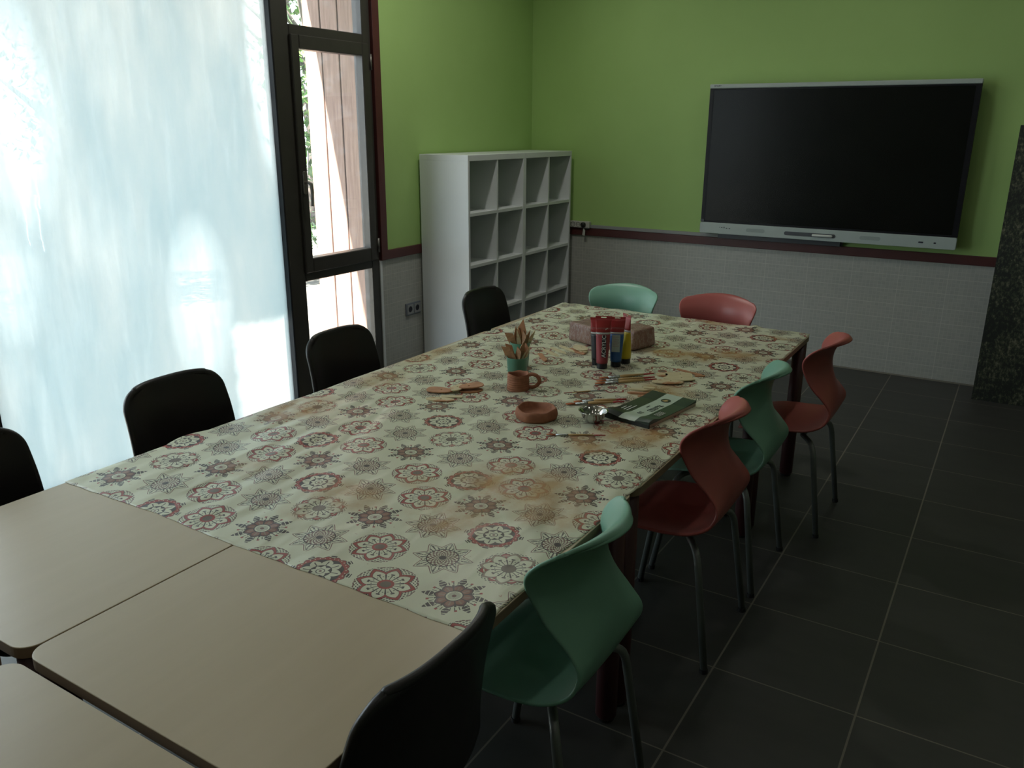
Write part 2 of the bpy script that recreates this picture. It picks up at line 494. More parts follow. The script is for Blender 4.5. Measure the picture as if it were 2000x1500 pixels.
def plank_mat():
    m, nt, b = new_mat('weathered_pine_boards')
    n = noise_tex(nt, 5, 7, 0.65, stretch=(9, 9, 0.7))
    r = ramp(nt, n.outputs[0], [(0.3, (0.20, 0.115, 0.085)), (0.7, (0.36, 0.235, 0.185))])
    nt.links.new(r.outputs[0], b.inputs['Base Color']); pset(b, Roughness=0.7)
    return m
M['planks'] = plank_mat()
M['ground'] = simple('dusty_ground', (0.07, 0.064, 0.054), 0.9, 0.35, 2.5)
M['bark'] = simple('tree_bark', (0.07, 0.055, 0.045), 0.9, 0.3, 12, stretch=(4, 4, 1))
M['leaf'] = simple('tree_leaves', (0.09, 0.20, 0.035), 0.55, 0.5, 3)
M['leaf2'] = simple('dark_tree_leaves', (0.05, 0.12, 0.03), 0.55, 0.5, 3)
M['eave'] = simple('roof_eave', (0.25, 0.23, 0.2), 0.8, 0.05, 5)
M['concrete'] = simple('outside_wall', (0.45, 0.43, 0.38), 0.9, 0.1, 5)

def cloth_mat():
    m, nt, b = new_mat('mandala_oilcloth'); X.nt = nt
    tc = nt.nodes.new('ShaderNodeTexCoord'); sep = nt.nodes.new('ShaderNodeSeparateXYZ')
    nt.links.new(tc.outputs['Object'], sep.inputs[0])
    wn = noise_tex(nt, 3.0, 2, 0.5)
    px = X(sep.outputs[0]); py = X(sep.outputs[1])
    wob = (X(wn.outputs[0])-0.5)*0.02
    qx = px-2.7182+wob; qy = py-0.1616-wob
    ax, ay, bx, by = -0.15192, -0.03809, 0.03883, 0.15257
    D = ax*by-ay*bx
    i = (qx*by-qy*bx)/D; j = (qy*ax-qx*ay)/D
    ri = (i+0.5).fl(); rj = (j+0.5).fl()
    dx = qx-ri*ax-rj*bx; dy = qy-ri*ay-rj*by
    r = (dx*dx+dy*dy).pw(0.5)/0.0705
    th = X.op('ARCTAN2', dy, dx)
    s = (ri+rj).fmod(5.0); k = ((ri+rj)/5.0+0.001).fl(); mm = (rj-k).fmod(3.0)
    ph = (th*(8/(2*PI))+20.15).fr()
    pc = 1-(ph*2-1).ab()              # 1 on a petal's axis, 0 between petals
    pn = 1-pc
    fine = (th*32).sin(); fr = (r*62).sin()
    grain = noise_tex(nt, 260, 2, 0.6)
    gr = X(grain.outputs[0])
    CR, INK, RED, TAU = (0.615, 0.625, 0.465), (0.022, 0.010, 0.018), (0.300, 0.026, 0.026), (0.25, 0.19, 0.14)
    BRN = (0.130, 0.036, 0.036)
    base = CR
    def layers(L):
        c = base
        for mask, colr in L: c = mixc(nt, mask, c, colr)
        return c
    cpet = pc.pw(0.55)
    core = [((pn > 0.86)*(r < 0.55), INK), ((pc > 0.90)*(r < 0.52), INK), (near(r, 0.56, 0.035)*(pc > 0.72), INK),
            (near(r, 0.44, 0.018)*near(pc, 0.45, 0.13), INK), (r < 0.24, INK), ((r < 0.22)*((th*24).sin()*(r*70).sin() > 0.05), TAU)]
    lace = ((fine*fr > 0.30)*(r < 1.0)*(r > 0.70), INK)
    # F: pointed red star with white petals
    starR = 0.70+pc*0.28
    F = layers([lace, (near(r, 0.97, 0.02)*(pn > 0.3)*(gr > 0.45), BRN), (r < starR, INK), (r < starR-0.025, RED), (r < 0.50+cpet*0.32, INK), (r < 0.48+cpet*0.32, CR)]+core+[((r < 0.26)*(r > 0.17), RED)])
    # E: taupe petals over red scallops
    Em = layers([lace, (r < 0.62+pn.pw(0.5)*0.32, INK), (r < 0.60+pn.pw(0.5)*0.32, RED), (near(r, 0.78, 0.02)*(pn > 0.4), CR), (r < 0.60+cpet*0.36, INK), (r < 0.585+cpet*0.36, TAU),
                 (r < 0.52+cpet*0.33, CR)]+core)
    # R: scalloped red ring, dark leaf tips
    ph16 = (th*(16/(2*PI))+10.3).fr(); pc16 = 1-(ph16*2-1).ab()
    Rm = layers([((pc > 0.72)*(r < 1.04)*(r > 0.8)*(fr > -0.6), INK), (r < 0.80+pc16.pw(0.5)*0.12, INK), (r < 0.785+pc16.pw(0.5)*0.11, RED), (near(r, 0.80, 0.02)*near(pc16, 0.5, 0.12), CR),
                 (r < 0.68+pn*0.06, INK), (r < 0.46+cpet*0.24, CR), ((pc > 0.9)*(r < 0.6), INK), (r < 0.36, INK), (r < 0.22+pc*0.11, CR), (r < 0.15, INK), (r < 0.12, CR), (r < 0.05, BRN)])
    # D: dark snowflake with leaf tips
    lw = 1-((r-0.78)*3.4).ab()
    Dm = layers([((pc > 1-lw*0.42)*(r > 0.58)*(r < 1.05)*((r*46).sin() > -0.75), INK), (near(r, 0.80, 0.045)*(pn > 0.86), RED), ((fine > 0.75)*(r > 0.62)*(r < 0.78), INK),
                 (r < 0.46+cpet*0.19, INK), (r < 0.43+cpet*0.16, BRN), (r < 0.36+cpet*0.17, (0.24, 0.095, 0.065)), ((pc > 0.86)*(r < 0.5), TAU), ((pn > 0.84)*(r < 0.6), INK), (r < 0.29, INK), (r < 0.25, CR), ((r < 0.2)*(fine > 0.5), INK), (r < 0.07, BRN)])
    # G: thin lace star
    gs = 0.66+pc.pw(1.4)*0.36
    Gm = layers([(near(r, gs, 0.022), BRN), (near(r, gs-0.10, 0.014), INK), ((fine > 0.35)*(r < gs-0.12)*(r > 0.52)*(gr > 0.42), INK),
                 ((r < 0.52)*((th*16).sin()*(r*44).sin() > -0.02), BRN), ((r < 0.52)*((th*24).sin()*(r*66).sin() > 0.72), INK), (near(r, 0.52, 0.02), INK), (r < 0.12, INK)])
    col = Gm
    col = mixc(nt, near(s, 4.0, 0.4), col, Dm)
    s2 = near(s, 2.0, 0.4)
    col = mixc(nt, s2, col, F)
    col = mixc(nt, s2*near(mm, 1.0, 0.4), col, Rm)
    s0 = near(s, 0.0, 0.4)
    col = mixc(nt, s0, col, F)
    col = mixc(nt, s0*near(mm, 0.0, 0.4), col, Em)
    s1 = near(s, 1.0, 0.4)
    col = mixc(nt, s1*near(mm, 2.0, 0.4)*(rj < 5.0), col, Rm)
    # faded printing
    fade = noise_tex(nt, 5, 3)
    col = mixc(nt, X(fade.outputs[0])*0.12, col, CR)
    # clay water stains, each with a place of its own
    st = None
    for (cx, cy, rx, ry, a) in [(2.40, 2.08, .20, .10, 1), (2.60, 2.20, .16, .09, .9), (2.18, 2.11, .12, .06, .7), (2.52, 1.55, .13, .17, .8), (2.61, 1.07, .14, .12, 1), (2.54, .93, .10, .09, .9),
                               (2.50, .55, .20, .16, 1), (2.66, .46, .12, .12, .8), (2.46, .30, .13, .12, .7), (2.16, .26, .13, .10, .7), (1.53, .68, .14, .17, .9), (1.80, .25, .10, .08, .4), (1.56, 1.12, .10, .14, .6),
                               (1.50, 1.50, .07, .22, .7), (2.68, 2.60, .10, .04, .5), (2.33, 2.74, .12, .04, .8), (2.12, .12, .06, .05, .5), (2.30, .42, .10, .06, .5)]:
        u = (px-cx)/rx; v = (py-cy)/ry
        g = X.op('SUBTRACT', 1.15, u*u+v*v, clamp=True)*a
        st = g if st is None else X.op('MAXIMUM', st, g)
    sn = noise_tex(nt, 11, 6, 0.68)
    st = X.op('MULTIPLY', st*(X(sn.outputs[0])*3.2-0.85), 0.85, clamp=True)
    st = X.op('MINIMUM', st, 0.80)
    col = mixc(nt, st, col, (0.41, 0.225, 0.075))
    sp = noise_tex(nt, 48, 3, 0.6)
    col = mixc(nt, (X(sp.outputs[0]) > 0.73)*0.6, col, (0.30, 0.12, 0.06))
    nt.links.new(col, b.inputs['Base Color'])
    pset(b, Roughness=0.36)
    b.inputs['Specular IOR Level'].default_value = 0.45
    wr = noise_tex(nt, 4.0, 2, 0.5, stretch=(2.2, 0.9, 1))
    bump(nt, b, wr.outputs[0], 0.55, 0.03)
    return m
M['cloth'] = cloth_mat()

# ------------------------------------------------------------------ the room
YB = 4.899
XR = 5.6
YF = -4.2
ZC = 3.0
def struct(name, bm, mat, parent=None, label=None):
    o = mesh_obj(name, bm, mat, parent)
    if not parent: o['kind'] = 'structure'
    return o
struct('floor', B(-0.10, XR, YF, YB, -0.06, 0), M['floor'])
struct('ceiling', B(-0.10, XR, YF, YB, ZC, ZC+0.08), M['ceiling'])
struct('wall_back', B(-0.10, XR+0.1, YB, YB+0.12, 0, ZC), M['wall'])
bm = bmesh.new(); box(bm, -0.14, 0, 2.95, YB, 0, ZC); box(bm, -0.14, 0, YF, 2.95, 2.87, ZC); box(bm, -0.14, 0, YF, -1.45, 0, 2.87)
struct('wall_left', bm, M['wall'])
struct('wall_right', B(XR, XR+0.1, YF, YB, 0, ZC), M['dark_wall'])
struct('wall_front', B(-0.10, XR+0.1, YF-0.1, YF, 0, ZC), M['plain_wall'])
# red trims
struct('trim_1', B(0.0, XR, YB-0.018, YB, 0.805, 0.866, bev=0.003), M['red_trim'])
struct('trim_2', B(0.0, 0.018, 3.0, YB-0.02, 0.805, 0.866, bev=0.003), M['red_trim'])
struct('trim_3', B(-0.02, 0.022, 2.935, 2.998, 0.805, 2.87, bev=0.003), M['red_trim'])
struct('trim_4', B(-0.01, 0.008, 2.93, 2.952, 0.0, 0.803, bev=0.002), M['white'])
# small grout fillet where the mosaic meets the floor
struct('baseboard_back', B(0.0, XR, YB-0.006, YB, 0.0, 0.010), simple('grout_line', (0.24, 0.22, 0.18), 0.8, 0.1, 10))

# windows: window_1 is the whitewashed pane, window_2 the narrow one with the opening sash
FX0, FX1 = -0.075, 0.0
def frame_bars(bars):
    bm = bmesh.new()
    for (y0, y1, z0, z1) in bars: box(bm, FX0, FX1, y0, y1, z0, z1, bev=0.004, seg=1)
    return bm
W1 = bpy.data.objects.new('window_1', None); COL.objects.link(W1); W1['kind'] = 'structure'
mesh_obj('window_frame', frame_bars([(0.355, 0.455, 0, 2.87), (0.455, 2.145, 0.0, 0.045), (0.455, 2.145, 2.80, 2.87)]), M['frame'], W1)
mesh_obj('frosted_pane', B(-0.045, -0.037, 0.448, 2.150, 0.04, 2.81), M['frost'], W1)
mesh_obj('gasket', frame_bars([(2.139, 2.146, 0.045, 2.80), (0.454, 0.460, 0.045, 2.80)]), M['gasket'], W1)
W2 = bpy.data.objects.new('window_2', None); COL.objects.link(W2); W2['kind'] = 'structure'
mesh_obj('window_frame', frame_bars([(2.145, 2.268, 0, 2.87), (2.862, 2.935, 0, 2.87), (2.268, 2.862, 2.105, 2.175), (2.268, 2.862, 0.765, 0.835), (2.268, 2.862, 0, 0.075), (2.268, 2.862, 2.80, 2.87)]), M['frame'], W2)
sash = bmesh.new()
for (y0, y1, z0, z1) in ((2.262, 2.322, 0.815, 2.125), (2.838, 2.900, 0.815, 2.125), (2.322, 2.838, 0.815, 0.900), (2.322, 2.838, 2.052, 2.125)):
    box(sash, -0.055, 0.018, y0, y1, z0, z1, bev=0.005, seg=1)
SA = mesh_obj('sash', sash, M['frame'], W2)
bmh = bmesh.new()
prism(bmh, rrect(-0.015, 0.015, -0.065, 0.065, 0.0145), 0, 0.008, bev=0.002)
hd = mesh_obj('handle', bmh, M['handle'], SA, loc=(0.018, 2.292, 1.335)); hd.rotation_euler = (R(90), 0, R(90))
bml = bmesh.new()
tube(bml, smooth_path([(0.022, 2.292, 1.335), (0.050, 2.292, 1.337), (0.062, 2.298, 1.325), (0.066, 2.300, 1.28), (0.060, 2.302, 1.235), (0.058, 2.302, 1.205)], 5), [0.009]*6+[0.010]*10+[0.008]*10, 10)
mesh_obj('handle', bml, M['handle'], SA, smooth=True)
for z in (2.02, 0.91):
    bmi = bmesh.new(); tube(bmi, [(0.022, 2.905, z-0.045), (0.022, 2.905, z+0.045)], 0.008, 10)
    mesh_obj('hinge', bmi, M['hinge'], SA, smooth=True)
mesh_obj('glass_pane', B(-0.040, -0.034, 2.315, 2.845, 0.892, 2.06), M['glass'], W2)
mesh_obj('glass_pane', B(-0.040, -0.034, 2.262, 2.868, 2.168, 2.81), M['glass'], W2)
mesh_obj('glass_pane', B(-0.040, -0.034, 2.262, 2.868, 0.068, 0.772), M['glass'], W2)
# more bays of the same window wall, towards and behind the camera
for k, (a, c) in enumerate(((-1.45, 0.355),)):
    W = bpy.data.objects.new('window_%d' % (k+3), None); COL.objects.link(W); W['kind'] = 'structure'
    mesh_obj('window_frame', frame_bars([(a, a+0.09, 0, 2.87), (a+0.09, c, 0, 0.05), (a+0.09, c, 2.80, 2.87)]), M['frame'], W)
    mesh_obj('glass_pane', B(-0.040, -0.034, a+0.085, c+0.003, 0.045, 2.805), M['glass'], W)

# recessed ceiling lamps, all above the frame
lamp0 = None
for lx in (0.9, 2.6, 4.2):
    for ly in (-3.2, -1.2, 0.8, 2.8, 4.0):
        if lamp0 is None:
            t = thing('ceiling_lamp', 'round recessed ceiling lamp with a pale diffuser', 'lamp', (lx, ly, ZC), 0, 'recessed ceiling lamps')
            bm = bmesh.new(); prism(bm, circle(0.085, 32), -0.006, 0.0, holes=[circle(0.070, 32)])
            mesh_obj('ring', bm, M['white'], t)
            m, nt, b = new_mat('lamp_diffuser'); b.inputs['Emission Color'].default_value = (1, 0.97, 0.9, 1); b.inputs['Emission Strength'].default_value = LAMP_E
            bm = bmesh.new(); prism(bm, circle(0.070, 32), -0.003, 0.0)
            mesh_obj('diffuser', bm, m, t)
            lamp0 = t
        else:
            t = copy_tree(lamp0); t.location = (lx, ly, ZC)
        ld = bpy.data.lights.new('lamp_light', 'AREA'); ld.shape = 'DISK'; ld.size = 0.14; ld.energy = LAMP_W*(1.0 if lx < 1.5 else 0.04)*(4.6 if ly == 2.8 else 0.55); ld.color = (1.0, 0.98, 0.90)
        lo = bpy.data.objects.new('lamp_light', ld); lo.location = (0, 0, -0.008); lo.parent = t; COL.objects.link(lo)

# ------------------------------------------------------------------ outside
o = mesh_obj('outside_ground', B(-24, 24, -20, 26, -0.12, -0.061), M['ground']); o['kind'] = 'structure'
o = mesh_obj('roof_eave', B(-0.66, -0.14, -6, 7, 2.90, 3.05), M['eave']); o['kind'] = 'structure'
fin = thing('wooden_fin_wall', 'brown vertical board wall outside the narrow window, half in sunlight', 'wall', (0, 0, 0))
xs = [-0.625, -0.470, -0.320, -0.170, -0.02]
for k in range(4):
    mesh_obj('board', B(xs[k]+0.004, xs[k+1]-0.004, 3.0, 3.03, -0.06, 2.89, bev=0.003, seg=1), M['planks'], fin)
mesh_obj('backing', B(-0.62, -0.14, 3.03, 3.10, -0.06, 2.89), M['bark'], fin)
def tree(x, y, h, r, lab, mat, nleaf=2600, seed=0, low=0.35):
    rnd = random.Random(seed)
    t = thing('leafy_tree', lab, 'tree', (x, y, -0.06), 0, 'trees in the garden outside the window')
    bm = bmesh.new()
    pts = smooth_path([(0, 0, 0), (rnd.uniform(-.1, .1), rnd.uniform(-.1, .1), h*0.3), (rnd.uniform(-.25, .25), rnd.uniform(-.2, .2), h*0.6), (0.05, 0, h*0.85)], 4)
    tube(bm, pts, [0.13*(1-0.8*i/(len(pts)-1)) for i in range(len(pts))], 8)
    mesh_obj('trunk', bm, M['bark'], t, smooth=True)
    for q in range(4):
        a = rnd.uniform(0, 2*PI); z = h*rnd.uniform(0.35, 0.6)
        bm = bmesh.new(); tube(bm, [(0, 0, z), (math.cos(a)*r*.4, math.sin(a)*r*.4, z+h*.12), (math.cos(a)*r*.8, math.sin(a)*r*.8, z+h*.22)], [0.05, 0.035, 0.015], 6)
        mesh_obj('branch', bm, M['bark'], t, smooth=True)
    bm = bmesh.new()
    cl = [(rnd.uniform(-r, r)*.8, rnd.uniform(-r, r)*.8, h*rnd.uniform(low, 1.0), rnd.uniform(.35, .6)*r) for _ in range(16)]
    for _ in range(nleaf):
        cx, cy, cz, cr = rnd.choice(cl)
        d = Vector((rnd.gauss(0, 1), rnd.gauss(0, 1), rnd.gauss(0, 1))).normalized()*cr*rnd.uniform(.5, 1)
        p = Vector((cx, cy, cz))+d
        s = rnd.uniform(.035, .075)
        q = Matrix.Rotation(rnd.uniform(0, 2*PI), 3, 'Z') @ Matrix.Rotation(rnd.uniform(-1.2, 1.2), 3, 'X')
        vs = [bm.verts.new(p+q @ Vector(v)*s) for v in ((-.5, 0, 0), (0, -1, .15), (.5, 0, 0), (0, 1, .15))]
        bm.faces.new(vs)
    mesh_obj('foliage', bm, mat, t)
tree(-3.3, 5.9, 4.4, 0.95, 'bright green leafy tree beside the edge of the board wall', M['leaf'], 3600, 1, 0.10)
tree(-7.2, 9.5, 5.5, 1.5, 'tall dark tree farther back beyond the board wall', M['leaf2'], 3600, 2)
tree(-4.6, 3.9, 3.8, 1.0, 'tree blurred behind the right part of the whitewashed pane', M['leaf2'], 2400, 3)
tree(-7.0, 0.9, 5.0, 1.6, 'tree blurred behind the left part of the whitewashed pane', M['leaf'], 2400, 4, .45)
tree(-10.5, 4.8, 6.0, 2.0, 'broad tree in the far garden', M['leaf2'], 2600, 5)

# ------------------------------------------------------------------ shelf units
def shelf_unit(y0, label):
    D, Wd, H = 0.398, 0.7285, 1.47
    t = thing('cube_shelf', label, 'shelf', (0.022, y0, 0), 0, 'white cube shelf units in the corner')
    T = 0.020
    mesh_obj('top_panel', B(0, D, 0, Wd, H-0.038, H, bev=0.0012, seg=1), M['white'], t)
    mesh_obj('bottom_panel', B(0, D, T, Wd-T, 0, 0.038, bev=0.001, seg=1), M['white'], t)
    mesh_obj('side_panel', B(0, D, 0, T, 0, H-0.038, bev=0.001, seg=1), M['white'], t)
    mesh_obj('side_panel', B(0, D, Wd-T, Wd, 0, H-0.038, bev=0.001, seg=1), M['white'], t)
    mesh_obj('divider', B(0.003, D-0.003, Wd/2-0.008, Wd/2+0.008, 0.038, H-0.038), M['white'], t)
    step = (H-0.076)/4
    for k in (1, 2, 3):
        for (a, c) in ((T, Wd/2-0.008), (Wd/2+0.008, Wd-T)):
            z = 0.038+k*step
            mesh_obj('shelf_board', B(0.003, D-0.003, a, c, z-0.010, z+0.010), M['white'], t)
shelf_unit(3.3584, 'white open cube shelf, the near one with the bright plain side')
shelf_unit(3.3584+0.7295, 'white open cube shelf, the far one touching the screen wall')

# double socket low on the left wall
t = thing('wall_socket', 'grey double wall socket low on the mosaic beside the shelf', 'socket', (0.0, 3.263, 0.427))
mesh_obj('plate', B(0, 0.010, -0.082, 0.082, -0.043, 0.043, bev=0.003), M['socket'], t)
for s in (-0.039, 0.039):
    bm = bmesh.new(); prism(bm, rrect(-0.034, 0.034, -0.032, 0.032, 0.004), 0, 0.004, holes=[circle(0.0215, 24)])
    o = mesh_obj('socket_insert', bm, M['trunking'], t, loc=(0.010, s, 0)); o.rotation_euler = (R(90), 0, R(90))
    bm = bmesh.new(); prism(bm, circle(0.0215, 24), 0, 0.001)
    d = mesh_obj('socket_well', bm, M['port'], o, loc=(0, 0, 0.0002))

# trunking, power strip, plug with tag on the back wall
o = mesh_obj('cable_trunking', B(0.575, 2.52, YB-0.022, YB, 0.867, 0.892, bev=0.002), M['trunking'])
tag(o, 'thin grey cable trunking running on the dark red rail', 'trunking')
t = thing('power_strip', 'white power strip with three outlets on the rail beside the shelf', 'power strip', (0.50, YB-0.02, 0.893))
mesh_obj('body', B(-0.125, 0.072, -0.022, 0.018, -0.027, 0.025, bev=0.006), M['socket_white'], t)
for s in (-0.075, -0.028):
    bm = bmesh.new(); prism(bm, circle(0.0185, 24), 0, 0.002, holes=[circle(0.0165, 24)])
    q = mesh_obj('outlet', bm, M['port'], t, loc=(s, -0.022, 0)); q.rotation_euler = (R(90), 0, 0)
    bm = bmesh.new(); prism(bm, circle(0.003, 8, -0.008, 0), 0, 0.001); prism(bm, circle(0.003, 8, 0.008, 0), 0, 0.001)
    mesh_obj('outlet_holes', bm, M['port'], q)
t = thing('power_plug', 'round black plug with a white paper tag in the power strip', 'plug', (0.522, YB-0.042, 0.893))
bm = bmesh.new(); lathe(bm, [(0.020, 0.0), (0.021, 0.006), (0.020, 0.018), (0.014, 0.026)], 24)
o = mesh_obj('plug_body', bm, M['black_plastic'], t, smooth=True); o.rotation_euler = (R(90), 0, 0)
bm = bmesh.new(); tube(bm, smooth_path([(0.0, -0.012, -0.015), (0.012, -0.012, -0.032), (0.04, 0.0, -0.030), (0.062, 0.012, -0.025)], 5), 0.004, 8)
mesh_obj('cable', bm, M['black_plastic'], t, smooth=True)
bm = bmesh.new(); prism(bm, [(-0.002, -0.020), (0.002, -0.022), (0.016, -0.042), (0.014, -0.083), (-0.010, -0.078), (-0.004, -0.040)], 0, 0.0012)
o = mesh_obj('paper_tag', bm, M['socket_white'], t, loc=(0.008, -0.014, -0.004)); o.rotation_euler = (R(90), 0, 0)

# ------------------------------------------------------------------ interactive screen
X0, X1, Z0, Z1 = 1.527, 3.223, 0.907, 1.942
YS = YB-0.12
t = thing('interactive_screen', 'large black interactive screen with silver frame on the green wall', 'screen', ((X0+X1)/2, YS, Z0))
hw = (X1-X0)/2; hh = Z1-Z0
mesh_obj('housing', B(-hw+0.01, hw-0.01, 0.012, 0.085, 0.01, hh-0.006, bev=0.01), M['bezel'], t)
bm = bmesh.new(); box(bm, -0.45, 0.45, 0.085, 0.12, 0.25, 0.75)
mesh_obj('wall_mount', bm, M['slot'], t)
bm = bmesh.new(); prism(bm, rrect(-hw, hw, -0.0785, 0, 0.012), 0, 0.055, bev=0.003)
lb = mesh_obj('bottom_bezel', bm, M['silver'], t, loc=(0, 0.045, 0.0785)); lb.rotation_euler = (R(90), 0, 0)
mesh_obj('top_bezel', B(-hw, hw, -0.010, 0.06, hh-0.030, hh, bev=0.006), M['silver'], t)
bm = bmesh.new(); box(bm, -hw+0.002, -hw+0.030, 0.0, 0.05, 0.0785, hh-0.030); box(bm, hw-0.034, hw-0.002, 0.0, 0.05, 0.0785, hh-0.030)
box(bm, -hw+0.030, hw-0.034, 0.0, 0.05, 0.0785, 0.092); box(bm, -hw+0.030, hw-0.034, 0.0, 0.05, hh-0.040, hh-0.030)
mesh_obj('inner_bezel', bm, M['bezel'], t)
mesh_obj('screen_glass', B(-hw+0.029, hw-0.033, 0.002, 0.02, 0.09, hh-0.038), M['screen'], t)
FY = -0.0102
def onbar(name, x0, x1, z0, z1, mat, r=0.004, d=0.002, par=None):
    bm = bmesh.new(); prism(bm, rrect(x0, x1, z0, z1, r), 0, d)
    o = mesh_obj(name, bm, mat, par or lb); o.location = (0, -0.0785, 0.0550)
    return o
for (a, c, h0, h1) in ((0.148, 0.155, .046, .049), (0.162, 0.172, .045, .049), (0.181, 0.187, .043, .053), (0.197, 0.208, .041, .046), (0.218, 0.230, .040, .045)):
    onbar('port', -hw+a, -hw+c, h0, h1, M['port'], 0.001)
onbar('speaker_grille', -hw+0.345, -hw+0.478, .028, .053, M['grille'], 0.0124)
onbar('speaker_grille', -hw+1.115, -hw+1.245, .028, .053, M['grille'], 0.0124)
slot = onbar('pen_slot', -hw+0.615, -hw+0.96, .024, .050, M['slot'], 0.0128)
for (a, c, h0, h1) in ((1.475, 1.505, .032, .042), (1.565, 1.580, .032, .042)):
    onbar('port', -hw+a, -hw+c, h0, h1, M['port'], 0.0045)
text('lettering', 'SMART', 0.017, M['print_dark'], t, (-hw+0.058, -0.0104, hh-0.013), (R(90), 0, 0))
onbar('corner_sticker', -hw+0.004, -hw+0.030, 0.083, 0.100, M['slot'], 0.002)
bm = bmesh.new(); tube(bm, [(-0.068, 0, 0), (-0.066, 0, 0), (0.060, 0, 0), (0.068, 0, 0)], [0.006, 0.0085, 0.0085, 0.004], 12)
o = mesh_obj('digital_pen', bm, M['print_white'], None, smooth=True)
o.location = ((X0+X1)/2-hw+0.875, YS-0.0185, Z0+0.036)
tag(o, 'short white pen lying in the slot under the black screen', 'pen')
o = mesh_obj('screen_tray', B(X0+0.12, X0+0.985, YB-0.062, YB-0.019, 0.868, 0.902, bev=0.002), M['slot'])
tag(o, 'grey metal rail fixed on the wall under the screen', 'rail')

# dark panel standing by the back wall
t = thing('photo_panel', 'tall dark panel printed with foliage standing beside the screen', 'panel', (3.462, 4.585, 0))
mesh_obj('printed_face', B(0.0, 1.0, 0.0, 0.004, 0.0, 1.672), M['foliage_print'], t)
mesh_obj('board', B(0.002, 0.998, 0.004, 0.035, 0.0, 1.670), M['paper_black'], t)
for xx in (0.10, 0.86): mesh_obj('support', B(xx, xx+0.04, 0.035, 0.30, 0.0, 0.03), M['paper_black'], t)

# ------------------------------------------------------------------ tables
TZ = 0.713
def make_table(x0, x1, y0, y1, label, legs=True):
    t = thing('school_table', label, 'table', ((x0+x1)/2, (y0+y1)/2, 0), 0, 'school tables pushed together')
    a, c = (x1-x0)/2-0.0015, (y1-y0)/2-0.003
    bm = bmesh.new(); prism(bm, rrect(-a, a, -c, c, 0.040, 8), TZ-0.0235, TZ, bev=0.0016)
    o = mesh_obj('tabletop', bm, M['top'], t)
    o.data.materials.append(M['top_edge'])
    for p in o.data.polygons:
        if abs(p.normal.z) < 0.3: p.material_index = 1
    bm = bmesh.new()
    for sx in (-1, 1): box(bm, sx*(a-0.055)-0.012, sx*(a-0.055)+0.012, -c+0.06, c-0.06, TZ-0.075, TZ-0.0236)
    for sy in (-1, 1): box(bm, -a+0.06, a-0.06, sy*(c-0.055)-0.012, sy*(c-0.055)+0.012, TZ-0.075, TZ-0.0236)
    mesh_obj('apron', bm, M['maroon'], t)
    for sx in (-1, 1):
        for sy in (-1, 1):
            bm = bmesh.new()
            lathe(bm, [(0.026, 0.010), (0.031, 0.018), (0.031, TZ-0.0238)], 20)
            l = mesh_obj('leg', bm, M['maroon'], t, smooth=False, loc=(sx*(a-0.037), sy*(c-0.038), 0))
            for p in l.data.polygons: p.use_smooth = abs(p.normal.z) < 0.5
            bm = bmesh.new(); lathe(bm, [(0.024, 0.0), (0.026, 0.0101)], 16)
            mesh_obj('foot', bm, M['foot'], l)
    return t
XA, XM, XB = 1.449, 2.116, 2.793
Y0, Y1, Y2, Y3 = -0.572, 0.685, 2.010, 2.765
make_table(XA, XM, Y0, Y1, 'bare beech table by the whitewashed window, half under the cloth')
make_table(XM, XB, Y0, Y1, 'bare beech table on the chair side, half under the cloth')
make_table(XA, XM, Y1, Y2, 'beech table under the middle of the patterned cloth, window side')
make_table(XM, XB, Y1, Y2, 'beech table under the middle of the cloth, aisle side')
make_table(XA, XB, Y2, Y3, 'crosswise beech table at the far end under the cloth')
make_table(XA, XM-0.012, Y0-1.262, Y0-0.012, 'bare beech table whose rounded corner shows at the left edge of the photo')
make_table(XM-0.004, XB-0.01, Y0-1.262, Y0-0.012, 'bare beech table nearest the camera at the bottom left')

